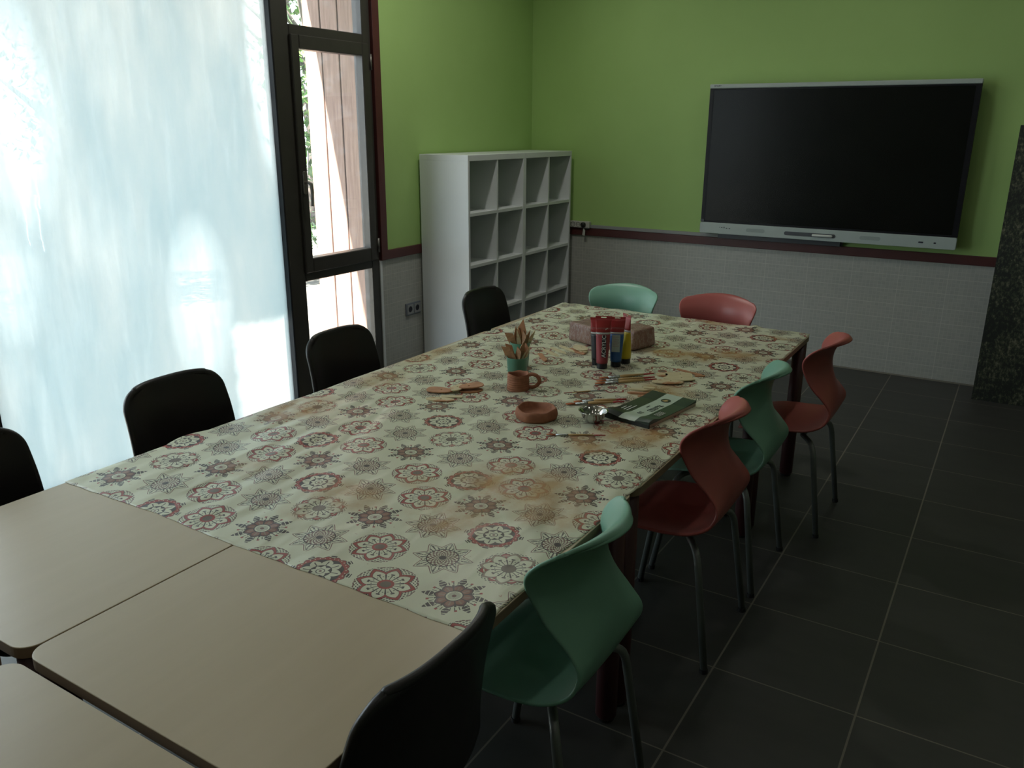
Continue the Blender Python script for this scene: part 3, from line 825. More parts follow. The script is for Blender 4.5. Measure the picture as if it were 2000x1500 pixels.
# ------------------------------------------------------------------ tablecloth
def cloth():
    bm = bmesh.new()
    NX, NY = 150, 320
    ya, yb = -0.082, 2.772
    flat = [(2.00, 1.52, .22), (2.32, 1.0, .14), (2.47, 1.1, .12), (2.58, 1.32, .24), (2.10, 2.05, .26), (2.35, 1.6, .22), (1.86, 1.10, .13), (2.02, 1.9, .2)]
    g = []
    for i in range(NX+1):
        row = []
        u = i/NX
        for j in range(NY+1):
            v = j/NY
            y = ya+(yb-ya)*v
            xl = XA-0.002+0.055*max(0, v-0.22)+0.006*noise.noise((0, y*3, 1))
            if y > 2.3: xl -= 0.04*(y-2.3)/0.47
            if 0.0 < (y-0.23) < 0.16: xl -= 0.020*math.sin((y-0.23)/0.16*PI)
            xr = XB-0.003-0.010*abs(noise.noise((3, y*4.2, 1)))-0.004*abs(noise.noise((3, y*22, 5)))
            if 0.52 < y < 0.63: xr -= 0.016*math.sin((y-0.52)/0.11*PI)
            if 0.18 < y < 0.36: xr -= 0.006*math.sin((y-0.18)/0.18*PI)
            x = xl+(xr-xl)*u
            yy = y+(0.010*noise.noise((x*3, 9, 0))+0.004*noise.noise((x*14, 2, 0)) if j == 0 else 0)*(1 if v < 0.02 else 0)
            amp = 0.0056*(0.35+0.65*max(0, min(1, (2.55-x)/0.9)))
            k = 1.0
            for (fx, fy, fr_) in flat:
                d = math.hypot(x-fx, yy-fy)/fr_
                k = min(k, max(0.0, min(1.0, (d-0.75)/0.5)))
            f = noise.noise((x*9.0+yy*2.2, yy*1.3-x*0.6, 0))
            f2 = noise.noise((x*16+4, yy*5, 7))
            z = (max(0, abs(f)**0.8)*0.9+0.28*abs(f2))*amp*k*1.9
            if v < 0.03: z *= v/0.03+0.25*abs(noise.noise((x*8, 1, 3)))
            if u > 0.985 or u < 0.01: z *= 0.3
            # two soft ridges at the far end
            z += 0.010*math.exp(-((x-2.27)/0.03)**2-((yy-2.66)/0.10)**2)+0.010*math.exp(-((x-2.53)/0.02)**2-((yy-2.76)/0.05)**2)
            row.append(bm.verts.new((x, yy, TZ+0.0010+z)))
        g.append(row)
    for i in range(NX):
        for j in range(NY): bm.faces.new((g[i][j], g[i+1][j], g[i+1][j+1], g[i][j+1]))
    o = mesh_obj('tablecloth', bm, M['cloth'], smooth=True)
    if o.data.polygons[0].normal.z < 0: o.data.flip_normals()
    md = o.modifiers.new('thickness', 'SOLIDIFY'); md.thickness = 0.0007; md.offset = -1
    tag(o, 'cream oilcloth printed with red and black mandalas, stained by clay water', 'tablecloth')
cloth()
CZ = TZ+0.0012

# ------------------------------------------------------------------ chairs
def catmull(vals, t):
    n = len(vals)-1
    f = t*n; i = min(int(f), n-1); u = f-i
    p0 = vals[max(0, i-1)]; p1 = vals[i]; p2 = vals[i+1]; p3 = vals[min(n, i+2)]
    return [0.5*((2*b)+(c-a)*u+(2*a-5*b+4*c-d)*u*u+(3*b-a-3*c+d)*u**3) for a, b, c, d in zip(p0, p1, p2, p3)]
def shell_mesh(st, rtop, rfront, mat, parent, thick=0.009, power=2.0, n=72, m=28, name='seat_shell'):
    """stations: cx, cz, ex, ez, half width"""
    def tt(u): return 0.45*u+0.55*(1-math.cos(PI*u))/2
    rows = [catmull(st, tt(k/n)) for k in range(n+1)]
    L = [0]
    for a, b in zip(rows, rows[1:]): L.append(L[-1]+math.hypot(b[0]-a[0], b[1]-a[1]))
    P = []
    for k, (cx, cz, ex, ez, hw) in enumerate(rows):
        for d, r in ((L[k], rfront), (L[-1]-L[k], rtop)):
            d = max(d, 0.05*r)
            if d < r: hw = hw-r+math.sqrt(max(0, r*r-(r-d)**2))
        ring = []
        for q in range(m+1):
            s = -1+2*q/m
            s = math.sin(s*PI/2)*0.35+s*0.65
            a = abs(s)**power
            ring.append(Vector((cx+(ex-cx)*a, hw*s, cz+(ez-cz)*a)))
        P.append(ring)
    def nrm(k, q):
        a = P[min(n, k+1)][q]-P[max(0, k-1)][q]; b = P[k][min(m, q+1)]-P[k][max(0, q-1)]
        return a.cross(b).normalized()
    h = thick/2
    bm = bmesh.new()
    A, Bt, NN = {}, {}, {}
    for k in range(n+1):
        for q in range(m+1):
            nv = nrm(k, q); NN[k, q] = nv
            A[k, q] = bm.verts.new(P[k][q]+nv*h); Bt[k, q] = bm.verts.new(P[k][q]-nv*h)
    for k in range(n):
        for q in range(m):
            bm.faces.new((A[k, q], A[k, q+1], A[k+1, q+1], A[k+1, q]))
            bm.faces.new((Bt[k, q], Bt[k+1, q], Bt[k+1, q+1], Bt[k, q+1]))
    loop = [(0, q) for q in range(m)]+[(k, m) for k in range(n)]+[(n, q) for q in range(m, 0, -1)]+[(k, 0) for k in range(n, 0, -1)]
    N = len(loop)
    pl = [P[a][b] for a, b in loop]; nl = [NN[kq] for kq in loop]
    raw = [(pl[(i_+1) % N]-pl[i_-1]).normalized().cross(nl[i_]).normalized() for i_ in range(N)]
    kk = loop.index((n//2, m))
    sgn = 1 if raw[kk].dot(P[n//2][m]-P[n//2][m-3]) > 0 else -1
    W5 = (1, 2, 3, 2, 1)
    rim = []
    for i_, kq in enumerate(loop):
        o_ = Vector((0, 0, 0))
        for d_ in range(-2, 3): o_ += raw[(i_+d_) % N]*W5[d_+2]
        nv = nl[i_]
        o_ = (o_-nv*o_.dot(nv)).normalized()*sgn
        rim.append([A[kq]]+[bm.verts.new(pl[i_]+nv*h*math.cos(R(a))+o_*h*math.sin(R(a))) for a in (36, 72, 108, 144)]+[Bt[kq]])
    for i_ in range(N):
        r0, r1 = rim[i_], rim[(i_+1) % N]
        for c_ in range(5): bm.faces.new((r0[c_], r0[c_+1], r1[c_+1], r1[c_]))
    return mesh_obj(name, bm, mat, parent, smooth=True)
WAVE = [(-0.270, 0.400, -0.262, 0.396, 0.170), (-0.225, 0.424, -0.220, 0.424, 0.190), (-0.14, 0.428, -0.14, 0.440, 0.200), (-0.04, 0.424, -0.035, 0.446, 0.202),
        (0.035, 0.434, 0.040, 0.456, 0.192), (0.084, 0.464, 0.092, 0.486, 0.178), (0.106, 0.516, 0.108, 0.536, 0.164), (0.102, 0.572, 0.078, 0.580, 0.158), (0.082, 0.624, 0.030, 0.628, 0.162),
        (0.066, 0.670, 0.002, 0.676, 0.170), (0.060, 0.712, -0.012, 0.718, 0.182), (0.064, 0.754, -0.008, 0.750, 0.192), (0.080, 0.790, 0.014, 0.780, 0.197), (0.100, 0.815, 0.040, 0.797, 0.196), (0.116, 0.821, 0.056, 0.803, 0.191), (0.128, 0.813, 0.066, 0.799, 0.186)]
def tube_legs(t, mat, fx=0.12, fy=0.205, frx=-0.27, rad=0.0115, z=0.400):
    for sx, x1 in ((1, fx), (-1, frx)):
        for sy in (-1, 1):
            xs_ = 0.0 if sx > 0 else -0.16
            kx = 0.062 if sx > 0 else -0.205
            bm = bmesh.new()
            tube(bm, bend_path([(xs_, sy*0.09, z), (kx, sy*0.182, z-0.004), (x1, sy*fy, 0.010)], 0.055, 6), rad, 12)
            l = mesh_obj('leg', bm, mat, t, smooth=True)
            bm = bmesh.new(); tube(bm, [(x1-0.001*sx, sy*(fy-0.001), 0.014), (x1, sy*fy, 0.0)], 0.0135, 12)
            mesh_obj('foot_cap', bm, M['foot'], l)
def wave_chair(kind, label, group):
    t = thing('school_chair', label, 'chair', (0, 0, 0), 0, group)
    shell_mesh(WAVE, 0.085, 0.06, M[kind], t)
    tube_legs(t, M['steel'])
    bm = bmesh.new()
    tube(bm, [(-0.16, -0.092, 0.402), (-0.16, 0.092, 0.402)], 0.0115, 10); tube(bm, [(0.0, -0.092, 0.402), (0.0, 0.092, 0.402)], 0.0115, 10)
    box(bm, -0.17, 0.01, -0.05, 0.05, 0.408, 0.418)
    mesh_obj('seat_frame', bm, M['steel'], t)
    return t
GR = 'wavy plastic chairs around the cloth'
proto_m = wave_chair('mint', 'mint green wavy plastic chair nearest the camera', GR)
proto_m.location = (2.808, 0.290, 0)
proto_c = wave_chair('coral', 'coral red wavy plastic chair between the two mint ones on the aisle side', GR)
proto_c.location = (2.808, 1.202, 0)
for pr_, x, y, rz, lab in ((proto_m, 2.808, 1.722, 0, 'mint green wavy plastic chair between the two coral ones on the aisle side'),
                           (proto_c, 2.908, 2.325, 0, 'coral red wavy plastic chair farthest along the aisle side'),
                           (proto_m, 1.775, 2.850, R(90), 'mint green wavy plastic chair at the far end of the table'),
                           (proto_c, 2.300, 2.850, R(90), 'coral red wavy plastic chair at the far end of the table')):
    c = copy_tree(pr_); c.location = (x, y, 0); c.rotation_euler = (0, 0, rz); c['label'] = lab
BLK = [(-0.26, 0.405, -0.255, 0.405, 0.146), (-0.21, 0.428, -0.21, 0.432, 0.15), (-0.12, 0.428, -0.12, 0.44, 0.156), (-0.02, 0.424, -0.02, 0.442, 0.17), (0.06, 0.432, 0.055, 0.455, 0.188), (0.112, 0.468, 0.09, 0.49, 0.194), (0.135, 0.53, 0.095, 0.545, 0.192), (0.145, 0.61, 0.1, 0.615, 0.192), (0.155, 0.69, 0.112, 0.69, 0.19), (0.166, 0.765, 0.132, 0.763, 0.186), (0.176, 0.815, 0.15, 0.811, 0.182), (0.182, 0.832, 0.158, 0.827, 0.179)]
def black_chair(label):
    t = thing('shell_chair', label, 'chair', (0, 0, 0), 0, 'black shell chairs')
    shell_mesh(BLK, 0.065, 0.05, M['black_plastic'], t, thick=0.020, power=3.0)
    tube_legs(t, M['black_plastic'], fx=0.17, fy=0.215, frx=-0.25, rad=0.0125)
    return t
bc = black_chair('black shell chair on the aisle side, cut off at the bottom of the photo')
bc.location = (2.697, -0.275, 0)
for x, y, lab in ((1.370, 2.312, 'black shell chair in front of the white shelf'), (1.365, 1.238, 'black shell chair in front of the narrow clear window'),
                  (1.365, 0.441, 'black shell chair in front of the middle of the whitewashed window'), (1.365, -0.255, 'black shell chair cut off at the left edge of the photo')):
    c = copy_tree(bc); c.location = (x, y, 0); c.rotation_euler = (0, 0, PI); c['label'] = lab

# ------------------------------------------------------------------ things on the table
# paint tubes
def paint_tube(x, y, rz, col, label, H=0.172, front=True, back=False):
    t = thing('paint_tube', label, 'paint tube', (x, y, CZ), rz, 'acrylic paint tubes standing on their caps')
    n = 28
    def ring(bm, a, b, z): return [bm.verts.new((a*math.cos(2*PI*k/n), b*math.sin(2*PI*k/n), z)) for k in range(n)]
    def dims(z):
        f = max(0, (z-0.030)/(H*0.955-0.030)); f = min(1, f)
        return 0.0228+0.0092*f**1.0, 0.0228*(1-f**1.6)+0.0011
    def seg(z0, z1, steps, mat, name, grow=0.0):
        bm = bmesh.new(); pr = None
        for k in range(steps+1):
            z = z0+(z1-z0)*k/steps
            a, b = dims(z)
            cur = ring(bm, a+grow, b+grow, z)
            if pr:
                for q in range(n): bm.faces.new((pr[q], pr[(q+1) % n], cur[(q+1) % n], cur[q]))
            else: bm.faces.new(cur[::-1])
            pr = cur
        bm.faces.new(pr)
        return mesh_obj(name, bm, mat, t, smooth=True)
    bm = bmesh.new(); lathe(bm, [(0.0200, 0), (0.0212, 0.001), (0.0208, 0.021), (0.0190, 0.0235)], 28)
    mesh_obj('cap', bm, M['tube_black'], t, smooth=False)
    zb = H*0.66
    seg(0.0225, zb, 12, M[col], 'tube_body')
    seg(zb, zb+0.008, 2, M['band'], 'colour_band', 0.0001)
    hd = seg(zb+0.008, H*0.955, 5, M['tube_red'], 'crimp_header')
    a, b = dims(H*0.955)
    bm = bmesh.new(); sl = [(-0.012+p[0]*0, 0) for p in ()]
    prism(bm, [(-a, H*0.95), (a, H*0.95), (a+0.001, H), (-a-0.001, H)], -0.0011, 0.0011, holes=[rrect(-0.011, 0.011, H*0.963, H*0.963+0.005, 0.0022, 4)])
    o = mesh_obj('hanging_flap', bm, M['tube_red'], t); o.rotation_euler = (R(90), 0, 0)
    # lettering, on the side facing the camera
    def yat(z): return -dims(z)[1]-0.0006
    def slope(z0, z1): return math.atan2(yat(z1)-yat(z0), z1-z0)
    if front:
        zc = zb+0.024; text('lettering', 'AMSTERDAM', 0.0098, M['print_grey'], hd, (0, yat(zc)-0.0002, zc), (R(90)-slope(zc-.01, zc+.01), 0, 0), 0.0001)
    if front and col == 'tube_magenta':
        text('lettering', 'xxx', 0.0085, M['print_white'], hd, (0.012, yat(zb+0.025)-0.0004, zb+0.0235), (R(90)-slope(zb+.014, zb+.034), R(-35), 0), 0.0001)
        z0, z1 = 0.052, zb-0.001; sl_ = slope(z0, z1)
        bm = bmesh.new(); prism(bm, [(-0.0088, z0), (0.0088, z0), (0.0088, z1), (-0.0088, z1)], -0.0004, 0.0004)
        zc = (z0+z1)/2
        for v in bm.verts: v.co.y -= zc
        o = mesh_obj('black_label', bm, M['print_dark'], t, loc=(0.004, min(yat(z0), yat(z1), yat(zc))-0.0002, zc)); o.rotation_euler = (R(90)-sl_, 0, 0)
        text('lettering', 'ACRYLIC', 0.0225, M['print_white'], o, (0.0, 0.0, 0.0006), (0, 0, R(90)), 0.0001)
        text('lettering', 'Standard Series', 0.0045, M['print_dark'], t, (0.001, yat(zb)-0.0008, zb+0.004), (R(90)-sl_, 0, 0), 0.0001)
    if back:
        z0, z1 = 0.066, zb-0.001; sl_ = slope(z0, z1); zc = (z0+z1)/2
        bm = bmesh.new(); prism(bm, [(-0.0165, z0-zc), (0.0165, z0-zc), (0.0165, z1-zc), (-0.0165, z1-zc)], -0.0004, 0.0004)
        o = mesh_obj('back_label', bm, M['label'], t, loc=(-0.002, min(yat(z0), yat(z1), yat(zc))-0.0003, zc)); o.rotation_euler = (R(90)-sl_, 0, 0)
        bm = bmesh.new()
        for k in range(11): box(bm, -0.0125, 0.0125-0.006*(k % 3 == 2), 0.030-k*0.0042, 0.0310-k*0.0042, 0.0004, 0.0006)
        mesh_obj('small_print', bm, M['print_grey'], o)
    return t
FACE = R(25)
paint_tube(2.201, 1.712, FACE+R(3), 'tube_magenta', 'carmine tube with vertical ACRYLIC lettering, front of the group', H=0.215)
paint_tube(2.160, 1.750, FACE+R(-8), 'tube_black', 'black tube with red header, left in the group', H=0.196, front=True)
paint_tube(2.236, 1.768, FACE-R(2), 'tube_blue', 'blue tube with a pale back label facing the room', H=0.206, back=True)
paint_tube(2.250, 1.830, FACE-R(62), 'tube_yellow', 'yellow tube standing behind the blue one', H=0.206, front=False)

# clay blocks
def clay_block(x, y, rz, sx, sy, sz, label, seed):
    bm = bmesh.new()
    box(bm, -sx/2, sx/2, -sy/2, sy/2, 0, sz)
    bmesh.ops.subdivide_edges(bm, edges=bm.edges[:], cuts=9, use_grid_fill=True)
    for v in bm.verts:
        p = v.co.copy()
        ax, ay = p.x/(sx/2), p.y/(sy/2); az = (p.z-sz/2)/(sz/2)
        rr = max(abs(ax), abs(ay), abs(az))
        q = Vector((ax, ay, az)); l = (abs(ax)**10+abs(ay)**10+abs(az)**10)**(1/10)
        k = 1/l if l > 1 else 1
        p = Vector((ax*k*sx/2, ay*k*sy/2, sz/2+az*k*sz/2))
        d = noise.noise_vector(p*14+Vector((seed, 0, 0)))*0.007
        p += Vector((d.x, d.y, d.z*0.6 if p.z > 0.02 else 0))
        p.x *= 1+0.05*(1-p.z/sz); p.y *= 1+0.05*(1-p.z/sz)
        p.z = max(0, p.z)
        v.co = p
    o = mesh_obj('clay_block', bm, M['clay'], smooth=True)
    o.location = (x, y, CZ); o.rotation_euler = (0, 0, rz)
    tag(o, label, 'clay', 'plastic wrapped blocks of clay')
clay_block(1.965, 2.085, R(-20), 0.155, 0.135, 0.088, 'plastic wrapped block of brown clay left of the paint tubes', 1)
clay_block(2.168, 2.108, R(-15.7), 0.118, 0.165, 0.088, 'plastic wrapped block of brown clay right of the paint tubes', 5)

# cups with wooden tools
def cup(x, y, label, r0=0.034, r1=0.041, h=0.098):
    bm = bmesh.new()
    lathe(bm, [(r0, 0), (r1, h), (r1+0.0012, h+0.001), (r1-0.0012, h+0.001), (r1-0.002, h-0.001), (r0-0.0015, 0.004)], 36)
    o = mesh_obj('plastic_cup', bm, M['cup'])
    for p in o.data.polygons: p.use_smooth = len(p.vertices) == 4
    o.location = (x, y, CZ)
    tag(o, label, 'cup', 'turquoise cups holding wooden tools')
CUPF, CUPB = (2.003, 1.376), (1.905, 1.560)
cup(*CUPF, 'turquoise plastic cup of wooden tools right behind the clay mug', h=0.096)
cup(*CUPB, 'turquoise plastic cup of wooden tools, the farther one', h=0.100)
def tool_outline(kind, L, w):
    if kind == 'spatula': return [(-w*.32, 0), (w*.32, 0), (w*.36, L*.5), (w*.5, L*.72), (w*.5, L), (-w*.5, L*.9), (-w*.5, L*.72), (-w*.36, L*.5)]
    if kind == 'blade': return [(-w*.35, 0), (w*.35, 0), (w*.5, L*.62), (w*.5, L*.78), (0, L), (-w*.5, L*.74), (-w*.5, L*.6)]
    if kind == 'leaf': return [(-w*.2, 0), (w*.2, 0)]+[(w*.5*math.sin(PI*(0.2+0.8*k/8))**.8, L*(0.2+0.8*k/8)) for k in range(8)]+[(0, L)]+[(-w*.5*math.sin(PI*(1-0.8*k/8))**.8, L*(1-0.8*k/8)) for k in range(1, 9)]
    return rrect(-w/2, w/2, 0, L, w*.48, 5)
def upright_tool(cupc, az, lean, spin, kind, L, w, label, mat, off=0.018, group='wooden modelling tools in the cups'):
    bm = bmesh.new()
    prism(bm, tool_outline(kind, L, w*1.15), -0.0022, 0.0022)
    for v in bm.verts: v.co = Vector((v.co.x, v.co.z, v.co.y))
    o = mesh_obj('modelling_tool', bm, mat)
    a = R(az); d = Vector((math.cos(a), math.sin(a), 0))
    # base inside the cup on the side away from the lean
    base = Vector((cupc[0], cupc[1], CZ+0.006))-d*off*0.6
    up = (d*math.sin(R(lean))+Vector((0, 0, 1))*math.cos(R(lean)))
    yv = Vector((0.42, -0.9, 0.25)); yv = (yv-up*yv.dot(up)).normalized(); xv = yv.cross(up)
    q = Matrix(((xv.x, yv.x, up.x), (xv.y, yv.y, up.y), (xv.z, yv.z, up.z))) @ Matrix.Rotation(R(spin-30), 3, 'Z')
    o.matrix_world = Matrix.Translation(base) @ q.to_4x4()
    tag(o, label, 'modelling tool', group)
CB = 'clay stained wooden tool standing in the farther turquoise cup'
CF = 'clay stained wooden tool standing in the turquoise cup behind the mug'
for (az, ln, sp, kd, L, w_, mt) in ((205, 24, 20, 'spatula', .150, .026, 'tool'), (160, 15, 60, 'blade', .160, .022, 'tool'), (235, 10, 30, 'leaf', .150, .016, 'boxwood'), (250, 6, -20, 'leaf', .155, .016, 'tool'), (300, 3, 10, 'leaf', .150, .018, 'tool'),
                                     (20, 7, 25, 'blade', .192, .032, 'red_wood'), (10, 20, 60, 'leaf', .158, .016, 'tool'), (28, 26, 70, 'leaf', .162, .018, 'boxwood'), (0, 14, 0, 'spatula', .145, .018, 'tool')):
    upright_tool(CUPB, az, ln, sp, kd, L, w_, CB, M[mt])
for (az, ln, sp, kd, L, w_, mt) in ((200, 24, 15, 'spatula', .145, .026, 'tool'), (185, 20, 40, 'spatula', .150, .020, 'red_wood'), (215, 15, 10, 'leaf', .125, .016, 'tool'), (300, 4, 20, 'leaf', .125, .018, 'tool'),
                                     (18, 14, 50, 'blade', .165, .016, 'tool'), (25, 24, 40, 'leaf', .150, .018, 'boxwood'), (30, 20, 10, 'spatula', .150, .018, 'red_wood'), (350, 10, 0, 'spatula', .130, .020, 'tool')):
    upright_tool(CUPF, az, ln, sp, kd, L, w_, CF, M[mt])

# mug
def mug():
    t = thing('clay_mug', 'brown coiled clay mug with a ring handle', 'mug', (2.062, 1.284, CZ), R(28))
    def wob(a, r, z):
        k = 1+0.03*math.sin(3*a+1)+0.02*math.sin(2*a)
        zz = z+(0.0025*math.sin(2*a+0.6)+0.0015*math.sin(5*a) if z > 0.05 else 0)
        return r*k, zz
    pr = [(0.036, 0)]
    for k in range(40):
        z = 0.001+0.060*k/39
        pr.append((0.0400+0.0022*abs(math.sin(z*PI/0.0085))-0.002*(k/39), z))
    pr += [(0.0375, 0.0635), (0.0345, 0.062), (0.033, 0.05), (0.033, 0.012), (0.028, 0.008)]
    bm = bmesh.new(); lathe(bm, pr, 48, wob)
    mesh_obj('mug_body', bm, M['terracotta'], t, smooth=True)
    bm = bmesh.new()
    tube(bm, smooth_path([(0.036, 0, 0.056), (0.052, 0, 0.060), (0.070, 0, 0.054), (0.080, 0, 0.037), (0.073, 0, 0.020), (0.056, 0, 0.011), (0.036, 0, 0.013)], 6), 0.0072, 12)
    mesh_obj('handle', bm, M['terracotta'], t, smooth=True)
mug()
# hand-built clay bowl
def bowl():
    def wob(a, r, z):
        k = 1+0.025*math.sin(3*a+.5)+0.02*math.sin(7*a)
        zz = z*(1+0.05*math.sin(2*a+1)+0.05*math.sin(5*a+1)) if z > 0.02 else z
        return r*k, zz
    pr = [(0.062, 0), (0.067, 0.004), (0.071, 0.018), (0.069, 0.030), (0.066, 0.036), (0.062, 0.0375), (0.059, 0.034), (0.056, 0.022), (0.048, 0.013), (0.02, 0.011)]
    bm = bmesh.new(); lathe(bm, pr, 56, wob)
    o = mesh_obj('clay_bowl', bm, M['terracotta'], smooth=True)
    o.location = (2.274, 1.052, CZ)
    tag(o, 'shallow hand-built clay bowl with an uneven rim', 'bowl')
bowl()
bm = bmesh.new()
lathe(bm, [(0.024, 0), (0.027, 0.0015), (0.038, 0.018), (0.0430, 0.0335), (0.0485, 0.0375), (0.0492, 0.0385), (0.0480, 0.0388), (0.0425, 0.0355), (0.0370, 0.0195), (0.026, 0.0030), (0.01, 0.0025)], 48)
o = mesh_obj('metal_bowl', bm, M['chrome'], smooth=True); o.location = (2.452, 1.122, CZ)
tag(o, 'small shiny steel bowl touching the corner of the drawing pad', 'bowl')

# flat wooden ribs and sticks
def flat_tool(name, outline, hole, x, y, rz, z, thick, mat, label, group, tilt=(0, 0)):
    bm = bmesh.new()
    prism(bm, outline, 0, thick, holes=[circle(0.0035, 12, hole[0], hole[1])] if hole else ())
    o = mesh_obj(name, bm, mat)
    o.location = (x, y, CZ+z); o.rotation_euler = (R(tilt[0]), R(tilt[1]), R(rz))
    tag(o, label, 'modelling tool', group)
def tear(L, w): return [(-L/2+L*(0.5-0.5*math.cos(PI*k/14)), w/2*math.sin(PI*(k/14)**0.8)) for k in range(15)]+[(L/2-L*(0.5-0.5*math.cos(PI*k/14)), -w/2*math.sin(PI*(1-k/14)**0.8)) for k in range(1, 14)]
def ell(L, w): return circle(L/2, 28, 0, 0, w/2)
def kidney(L, w): return [(L/2*math.cos(a), w/2*math.sin(a) if math.sin(a) > 0 else -w*0.13*math.sin(a)**2+0.0) for a in [2*PI*k/32 for k in range(32)]]
def stick(L, w): return rrect(-L/2, L/2, -w/2, w/2, w*0.42, 5)
def point(L, w): return [(-L/2, 0), (-L/2+.012, -w*.4), (-L*.1, -w/2), (L*.3, -w*.42), (L/2, 0), (L*.3, w*.42), (-L*.1, w/2), (-L/2+.012, w*.4)]
G1 = 'wooden clay ribs lying in the left pile'
flat_tool('clay_rib', ell(0.105, 0.042), (0.002, 0.004), 1.893, 1.028, 22, 0.0006, 0.004, M['boxwood'], 'oval wooden rib smeared with clay, lowest and nearest in the left pile', G1)
flat_tool('clay_rib', rrect(-0.055, 0.02, -0.012, 0.012, 0.004), None, 1.925, 1.085, 30, 0.0006, 0.004, M['pale_wood'], 'small squared wooden rib under the others in the left pile', G1)
flat_tool('clay_rib', tear(0.100, 0.055), (0.006, 0.002), 1.835, 1.105, 15, 0.0052, 0.004, M['red_wood'], 'reddened teardrop rib at the left of the left pile', G1, (3, 0))
flat_tool('clay_rib', tear(0.100, 0.045), (0.006, 0.002), 1.880, 1.155, 105, 0.0100, 0.004, M['boxwood'], 'pale teardrop rib in the middle of the left pile', G1, (0, 3))
flat_tool('clay_rib', ell(0.090, 0.060), None, 1.925, 1.175, 40, 0.0006, 0.004, M['red_wood'], 'reddened round rib underneath at the right of the left pile', G1)
flat_tool('clay_rib', tear(0.095, 0.060), (0.010, 0.004), 1.920, 1.185, 235, 0.0150, 0.004, M['red_wood'], 'reddened teardrop rib on top at the right of the left pile', G1, (0, 2))
G2 = 'wooden tools lying in front of the clay blocks'
for k, (x, y, a, mt, lab) in enumerate(((1.918, 1.795, -28, 'pale_wood', 'nearest of the three pale pointed sticks lying before the clay'), (1.928, 1.845, -28, 'pale_wood', 'middle one of the three pale pointed sticks lying before the clay'),
                                     (1.945, 1.893, -30, 'pale_wood', 'farthest of the three pale pointed sticks lying before the clay'))):
    flat_tool('modelling_stick', point(0.125, 0.020), None, x, y, a, 0.0006, 0.005, M[mt], lab, G2)
flat_tool('modelling_stick', [(-0.06, -.009), (0.05, -.010), (0.064, -.004), (0.05, .010), (-0.055, .010)], None, 1.923, 1.715, -48, 0.0006, 0.005, M['red_wood'], 'orange stained flat stick pointing away from the pale sticks', G2)
flat_tool('clay_rib', kidney(0.115, 0.075), None, 1.998, 1.875, -28, 0.0006, 0.004, M['red_wood'], 'reddened kidney rib at the bottom of the small stack before the clay', G2)
flat_tool('clay_rib', kidney(0.105, 0.07), None, 2.003, 1.893, -36, 0.0050, 0.004, M['boxwood'], 'smeared kidney rib in the middle of the small stack before the clay', G2)
flat_tool('clay_rib', ell(0.095, 0.060), (-.005, .008), 2.003, 1.910, -38, 0.0094, 0.004, M['pale_wood'], 'pale oval rib on top of the small stack before the clay', G2)
G3 = 'wooden ribs lying in the right pile'
flat_tool('clay_rib', ell(0.118, 0.050), (0.012, 0.010), 2.505, 1.655, 25, 0.0048, 0.004, M['boxwood'], 'smeared oval rib nearest in the right pile', G3)
flat_tool('clay_rib', ell(0.122, 0.055), (0.010, 0.008), 2.527, 1.718, 25, 0.0048, 0.004, M['pale_wood'], 'clean oval rib, the middle one in the right pile', G3)
flat_tool('clay_rib', rrect(-0.052, 0.052, -0.036, 0.036, 0.02), (0.006, 0.010), 2.505, 1.775, 22, 0.0006, 0.004, M['pale_wood'], 'squarish pale rib farthest in the right pile', G3)
flat_tool('clay_rib', ell(0.045, 0.045), None, 2.447, 1.745, 22, 0.0006, 0.004, M['boxwood'], 'small round rib at the left of the right pile', G3)
flat_tool('modelling_stick', stick(0.120, 0.016), None, 2.525, 1.835, -15, 0.0006, 0.004, M['red_wood'], 'orange stick behind the right pile of ribs', G3)
flat_tool('modelling_stick', stick(0.040, 0.014), None, 2.580, 1.805, 25, 0.0006, 0.006, M['red_wood'], 'short orange stick end at the right of the right pile', G3)
G4 = 'wooden sticks lying behind the drawing pad'
flat_tool('modelling_stick', point(0.085, 0.018), None, 2.446, 1.515, 18, 0.0006, 0.005, M['pale_wood'], 'pale pointed stick above the drawing pad, left one', G4)
flat_tool('modelling_stick', stick(0.045, 0.012), None, 2.478, 1.538, 14, 0.0060, 0.005, M['pale_wood'], 'short pale stick resting across the pointed one above the pad', G4)
flat_tool('modelling_stick', point(0.105, 0.014), None, 2.474, 1.478, 22, 0.0006, 0.006, M['red_wood'], 'brown pointed stick between the pale stick and the pad', G4)
flat_tool('clay_rib', [(-.062, -.008), (-.05, .008), (.0, .012), (.055, .004), (.062, -.012), (.045, -.02), (-.02, -.016)], None, 2.532, 1.462, 10, 0.0006, 0.004, M['red_wood'], 'flat wooden scraper touching the far edge of the drawing pad', G4)

